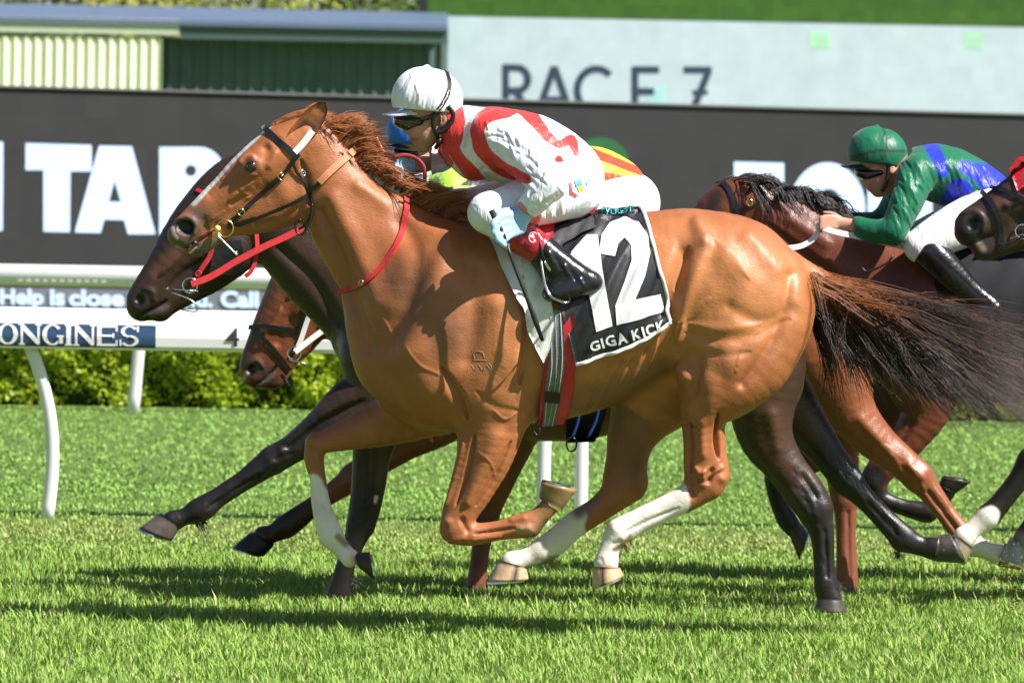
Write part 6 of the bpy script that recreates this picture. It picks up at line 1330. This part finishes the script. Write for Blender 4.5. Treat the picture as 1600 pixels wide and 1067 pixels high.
# goggles: a curved dark visor over the eyes
def goggles(Jr, Y0, pts, w, m, name='goggles'):
    o = solid(name, Y0, .004, (pts[0][0]-30, pts[0][1]-30, pts[-1][0]+30, pts[-1][1]+30), [([(p[0], p[1], p[2], 0, p[3]) for p in pts], .01)], m, Jr, (1, 1, 1), dpt=.15)
    return o
GOG = mat('goggle_black', (.008, .008, .008), .08, .7, .05, 20, coat=1)
goggles(J, Y0, [(626, 189, 12, .052), (640, 191, 14.5, .070), (657, 190, 12, .076)], 0, GOG)
HB_ = BVHTree.FromPolygons([tuple(v) for v in np.array([[0, 0, 0], [1, 0, 0], [0, 0, 1]]).tolist()], [[0, 1, 2]])
mb = MB(); mb.tube([at(x, y, 19.915) for x, y in crom([(655, 187), (672, 183), (688, 172), (698, 155)], 4)], .0085, 6, .35); mb.build('goggle_strap', elas, J)
mb = MB(); mb.tube([at(x, y, yy) for x, y, yy in crom(np.array([(684, 172, 19.912), (676, 190, 19.915), (680, 208, 19.925), (686, 222, 19.95), (680, 232, 20.0), (686, 222, 20.06), (676, 190, 20.085)]), 5)], .0075, 7, .5); mb.build('chin_strap', elas, J)
mb = MB(); mb.tube([at(x, y, 19.912) for x, y in crom([(700, 166), (708, 180), (702, 196), (690, 205), (681, 208)], 5)], .0095, 7, .6); mb.build('ear_guard', elas, J)
mb = MB(); mb.ell(at(686, 221, 19.93), (.012, .009, .014)); mb.build('chin_buckle', M['leather_black'], J)
# whip
wp = empty('whip', at(785, 350, 19.580), "black riding whip held in the front rider's pale blue glove", 'whip')
def wl(pts, Y): return [at(x, y, YY) for (x, y), YY in zip(pts, Y)]
mb = MB(); mb.tube(wl([(768, 329), (774, 343), (784, 362), (790, 376)], [19.605, 19.600, 19.600, 19.600]), [.011, .0095, .009, .0075], 10); mb.build('grip', mat('grip_black', (.02, .02, .022), .7, .3, .2, 100, .002, 350), wp)
mb = MB(); mb.tube(wl([(789, 374), (798, 400), (810, 432), (822, 462), (836, 500), (848, 533)], [19.600, 19.600, 19.595, 19.590, 19.590, 19.590]), [.0075, .0068, .0064, .0075, .010, .007], 8); mb.build('shaft', M['leather_black'], wp)
mb = MB(); mb.tube(wl([(792, 384), (794, 390)], [19.600, 19.600]), .0068, 8); mb.build('ferrule', M['steel'], wp)
# ---- other riders
def rider(Y0, label, H_, chs_s, chs_b, headch, boots, silkbase, silkmarks, capc, capm, cut, face=True, fingers=None, extra=(), peak=None, gog=None, breech=(.8, .79, .8), skinc=skin, box=(0, 0, 1, 1), capmarks=(), scuts=(), sg=.010):
    J = empty('person', at(*H_, Y0), label, 'person', 'riders')
    solid('body', Y0, .006, box, headch+chs_s+chs_b+boots+(fingers or []), SKIN, J, skinc, grow=-.003)
    solid('silks', Y0, .006, box, chs_s, SILK, J, silkbase, silkmarks, extra, cuts=scuts, grow=sg, wa=.003)
    solid('breeches', Y0, .007, box, chs_b, SILK, J, breech, grow=.006, wa=.001)
    for b in boots: solid('boot', Y0, .007, box, [b], BOOT, J, (1, 1, 1), grow=.006)
    (c, rx, ry) = capc; helmet(J, Y0, c, rx, ry, .1, None, CAP, capm, capmarks, .006, (), cut)
    if peak: brimmesh(J, Y0, peak[0], peak[1], .08, peak[2])
    if gog: goggles(J, Y0, gog, 0, GOG)
    return J
Gr = (.004, .13, .06)
gt = [([(1424, 270, 30, 0, .13), (1446, 270, 38, 0, .19), (1484, 276, 43, 0, .18), (1522, 298, 42, 0, .16), (1550, 318, 40, 0, .16)], .02), ([(1432, 272, 26, -.16, .065), (1415, 320, 22, -.23, .052), (1396, 362, 18, -.26, .042)], .03), ([(1396, 362, 17, -.26, .04), (1365, 362, 15, -.23, .034), (1340, 354, 12, -.2, .026)], .02),
 ([(1430, 272, 26, .16, .06), (1400, 320, 20, .22, .05), (1380, 350, 18, .24, .04)], .03), ([(1380, 350, 17, .24, .04), (1345, 350, 15, .18, .034), (1325, 347, 12, .12, .026)], .02)]
gb = [([(1540, 318, 40, 0, .16), (1560, 330, 38, 0, .165)], .02), ([(1550, 330, 38, -.1, .1), (1500, 352, 35, -.2, .08), (1460, 372, 29, -.24, .064), (1438, 384, 25, -.25, .056)], .04), ([(1550, 330, 38, .1, .1), (1490, 350, 30, .22, .07), (1430, 375, 24, .26, .055)], .04)]
gh = [([(1375, 240, 34, 0, .073), (1376, 262, 33, 0, .072), (1374, 278, 27, 0, .065), (1375, 290, 19, 0, .05), (1377, 297, 12, 0, .034)], .01), ([(1396, 265, 21, 0, .055), (1412, 268, 24, 0, .06), (1430, 272, 26, 0, .07)], .02), ([(1355, 274, 6, 0, .016), (1352, 284, 6, 0, .018)], .008), ([(1358, 293, 5, 0, .022)], .006), ([(1371, 301, 8, 0, .022)], .01), ([(1392, 260, 6.5, -.074, .010), (1393, 268, 6.5, -.075, .010)], .006), ([(1392, 260, 6.5, .074, .010), (1393, 268, 6.5, .075, .010)], .006)]
hand4 = [([(1340, 354, 11, -.2, .024), (1320, 350, 11, -.19, .02), (1300, 346, 11, -.19, .018)], .012)]+[([(1306, 340+i*5, 5, -.20, .010), (1292, 338+i*5.5, 4.4, -.215, .009), (1282, 341+i*5.5, 4, -.225, .008), (1283, 347+i*5, 3.8, -.21, .008)], .004) for i in range(4)]+[([(1312, 341, 5.5, -.18, .011), (1300, 334, 4.8, -.17, .010), (1288, 332, 4.2, -.17, .009)], .005), ([(1325, 347, 11, .12, .024), (1305, 345, 10, .08, .02)], .01)]
bootG = [([(1452, 394, 25, -.26, .052), (1480, 422, 23, -.27, .048), (1515, 455, 18, -.27, .038), (1545, 478, 16, -.27, .034), (1550, 486, 14, -.28, .034), (1520, 496, 11, -.29, .034), (1508, 498, 9, -.29, .03)], .02), ([(1430, 380, 22, .26, .05), (1480, 430, 19, .27, .04), (1530, 475, 15, .27, .034), (1500, 490, 10, .28, .03)], .02)]
wr4 = [([(1385+i*5, 250+(i*37 % 110), 3), (1393+i*5, 264+(i*37 % 110), 4), (1399+i*5, 282+(i*37 % 110), 2.6)], 5.5 if i % 2 else -5.5, 'n') for i in range(38)]
Blu = (.012, .03, .55)
JG = rider(23.0, 'rider in green cap and green and blue silks on the bay at right', (1480, 320), gt, gb, gh, bootG, Gr,
 [([(1448, 222, 8), (1462, 240, 12), (1474, 268, 9)], Blu, .15, 'b'), ([(1505, 260, 10), (1540, 275, 20), (1560, 290, 26)], Blu, .2, 'b'), ([(1500, 300, 22), (1485, 325, 22)], Blu, .15, 'b'), ([(1570, 270, 12)], Blu, .2, 'b')],
 ((1370, 238), 48, 43, ), Gr, ((1370, 257), (-.10, 0, -1)), fingers=hand4, extra=wr4, peak=((1345, 256), (1314, 259), mat('peak_green', (.015, .07, .04), .3)), gog=[(1345, 270, 10, .050), (1358, 272, 12, .068), (1374, 270, 10, .075)], box=(1270, 190, 1620, 510),
 capmarks=[([(1380, 200, 2.2), (1386, 225, 2.2), (1380, 250, 2.2)], (.02, .05, .03), .3, 'b'), ([(1330, 246, 2.5), (1370, 236, 2.5), (1412, 236, 2.5)], (.02, .04, .03), .3, 'b')], scuts=[(at(1334, 354, 22.8), (-1, 0, 0)), (at(1415, 262, 23), (-.95, 0, .3))])
mb = MB(); mb.tube([at(x, y, 22.92) for x, y in crom([(1384, 246), (1388, 262), (1386, 282), (1378, 300)], 4)], .008, 6, .4); mb.build('chin_strap', elas, JG)
# ---- blue cap rider behind
Ye = (.80, .55, .04); Or = (.72, .06, .02)
t2 = [([(722, 226, 26, 0, .12), (756, 236, 34, 0, .17), (805, 252, 44, 0, .17), (870, 272, 48, 0, .16), (925, 283, 49, 0, .16), (960, 296, 46, 0, .165)], .02), ([(765, 242, 24, -.15, .06), (830, 285, 20, -.22, .05), (815, 315, 17, -.22, .04), (775, 330, 13, -.16, .03)], .03), ([(765, 242, 24, .15, .06), (830, 285, 20, .22, .05), (815, 315, 17, .22, .04), (775, 330, 13, .16, .03)], .03)]
b2 = [([(955, 300, 44, 0, .165), (982, 317, 47, 0, .165)], .02), ([(970, 320, 44, -.1, .1), (900, 345, 34, -.18, .07), (850, 350, 26, -.22, .05)], .04), ([(970, 320, 44, .1, .1), (900, 345, 34, .2, .07), (850, 350, 26, .24, .05)], .04)]
h2 = [([(655, 205, 36, 0, .073), (652, 228, 34, 0, .07), (650, 245, 24, 0, .055), (650, 255, 14, 0, .035)], .01), ([(672, 226, 22, 0, .055), (700, 228, 22, 0, .07)], .02), ([(628, 238, 6, 0, .016)], .008)]
bt2 = [([(860, 358, 24, -.22, .05), (920, 400, 20, -.23, .04), (960, 430, 16, -.23, .034), (935, 442, 11, -.24, .03)], .02), ([(860, 358, 24, .24, .05), (920, 400, 20, .25, .04), (960, 430, 16, .25, .034), (935, 442, 11, .26, .03)], .02)]
JB = rider(21.37, 'rider in shiny blue cap and yellow and red striped silks behind the front rider', (850, 320), t2, b2, h2, bt2, Ye,
 [([(880, 215, 8), (930, 240, 7), (1010, 272, 6)], Or, .15, 'b'), ([(860, 262, 6), (930, 272, 7), (1010, 290, 9)], (.72, .10, .04), .3, 'b'), ([(860, 290, 6), (930, 298, 8), (1000, 306, 8)], Or, .15, 'b'), ([(870, 205, 5), (930, 226, 4)], (.8, .7, .5), .3, 'b')],
 ((652, 208), 50, 45), (.015, .15, .60), ((650, 226), (-.05, 0, -1)), peak=((630, 224), (600, 226), mat('peak_blue', (.01, .06, .25), .3)), gog=[(622, 240, 9, .05), (636, 241, 11, .066), (650, 240, 9, .07)], box=(590, 155, 1045, 460))
# ---- third rider, only his lime shoulder shows
Li = (.45, .80, .06)
t3 = [([(690, 292, 28, 0, .11), (716, 296, 36, 0, .18), (760, 312, 38, 0, .17), (810, 330, 36, 0, .15)], .02), ([(706, 292, 22, -.15, .055), (700, 325, 17, -.2, .045), (672, 335, 13, -.15, .03)], .03), ([(706, 292, 22, .15, .055), (700, 325, 17, .2, .045), (672, 335, 13, .15, .03)], .03)]
b3 = [([(810, 330, 36, 0, .15), (825, 340, 34, 0, .155)], .02), ([(815, 345, 32, -.1, .09), (770, 365, 26, -.2, .06), (735, 375, 21, -.22, .05)], .04), ([(815, 345, 32, .1, .09), (770, 365, 26, .2, .06), (735, 375, 21, .22, .05)], .04)]
h3 = [([(650, 290, 30, 0, .072), (650, 305, 28, 0, .068), (650, 320, 14, 0, .04)], .01), ([(665, 300, 20, 0, .055), (690, 296, 22, 0, .06)], .02)]
bt3 = [([(740, 382, 20, -.22, .05), (790, 420, 17, -.23, .04), (825, 445, 13, -.23, .034), (800, 455, 9, -.24, .03)], .02), ([(740, 382, 20, .22, .05), (790, 420, 17, .23, .04), (825, 445, 13, .23, .034), (800, 455, 9, .24, .03)], .02)]
rider(22.2, 'rider with lime shoulder and black silks, nearly hidden behind the front rider', (760, 350), t3, b3, h3, bt3, (.015, .015, .02),
 [([(676, 268, 14), (700, 270, 24), (722, 272, 12)], Li, .1, 'b'), ([(712, 293, 4), (757, 297, 5)], Li, .15, 'b')], ((650, 288), 38, 34), (.3, .3, .32), ((650, 302), (-.05, 0, -1)), box=(610, 245, 870, 470), breech=(.015, .015, .02))
# flying turf
cl = (((1575, 905, .011), 'pale dry clod of turf flying up, upper one of the cluster at the right edge'), ((1586, 918, .014), 'dark crumb of soil flying up in the middle of the cluster at the right edge'), ((1592, 935, .013), 'pale clod of turf flying below the dark crumb at the right edge'),
 ((1563, 893, .007), 'small dark crumb just under the white hind sock of the bay'), ((1540, 878, .005), 'tiny dark crumb right of the dark horse hind hoof'), ((1520, 706, .004), 'tiny speck of turf in the air above the turned-up far hoof'),
 ((1340, 712, .004), 'tiny speck of soil in front of the bay hind leg'), ((1024, 748, .004), 'tiny speck of soil between the chestnut hind legs'), ((1580, 948, .010), 'flat pale clod nearest the grass at the right edge'))
for i, ((x, y, s), lab) in enumerate(cl):
    rg = np.random.default_rng(90+i); mb = MB()
    for q in range(5):
        c = rg.normal(size=3)*s*.55; c[1] *= .5; k0 = len(mb.V); mb.ell(c, np.array([s, s*.8, s*.6])*rg.uniform(.35, .75, 3), nu=8, nv=6)
    V = np.concatenate(mb.V); V = V*(1+.3*wob(V/s, 3.5, 60+i))[:, None]+at(x, y, 21.0)
    o = meshobj('turf_clod', V, mb.F, mat('soil', (.12, .13, .03) if i % 2 else (.24, .20, .09), .9, .2, .5, 300), None, False); tag(o, lab, 'clod', 'clods of turf flying up')
# sprays of torn grass and sand: uncountable
rg = np.random.default_rng(5); V = []; F = []
for i in range(420):
    x = 1600-abs(rg.normal(0, 38)); y = 905+rg.normal(0, 32); p = at(x, y, 21.2+rg.normal(0, .15)); s_ = rg.uniform(.0012, .0035); d = rg.normal(size=(3, 3))*s_; V += [p+d[0], p+d[1], p+d[2]]; F.append((3*i, 3*i+1, 3*i+2))
o = meshobj('flying_dirt', V, F, mat('dirt', (.24, .22, .09), .9, .2, .6, 200), None, False); tag(o, 'spray of torn grass and sand kicked up at the right edge', 'dirt', kind='stuff')
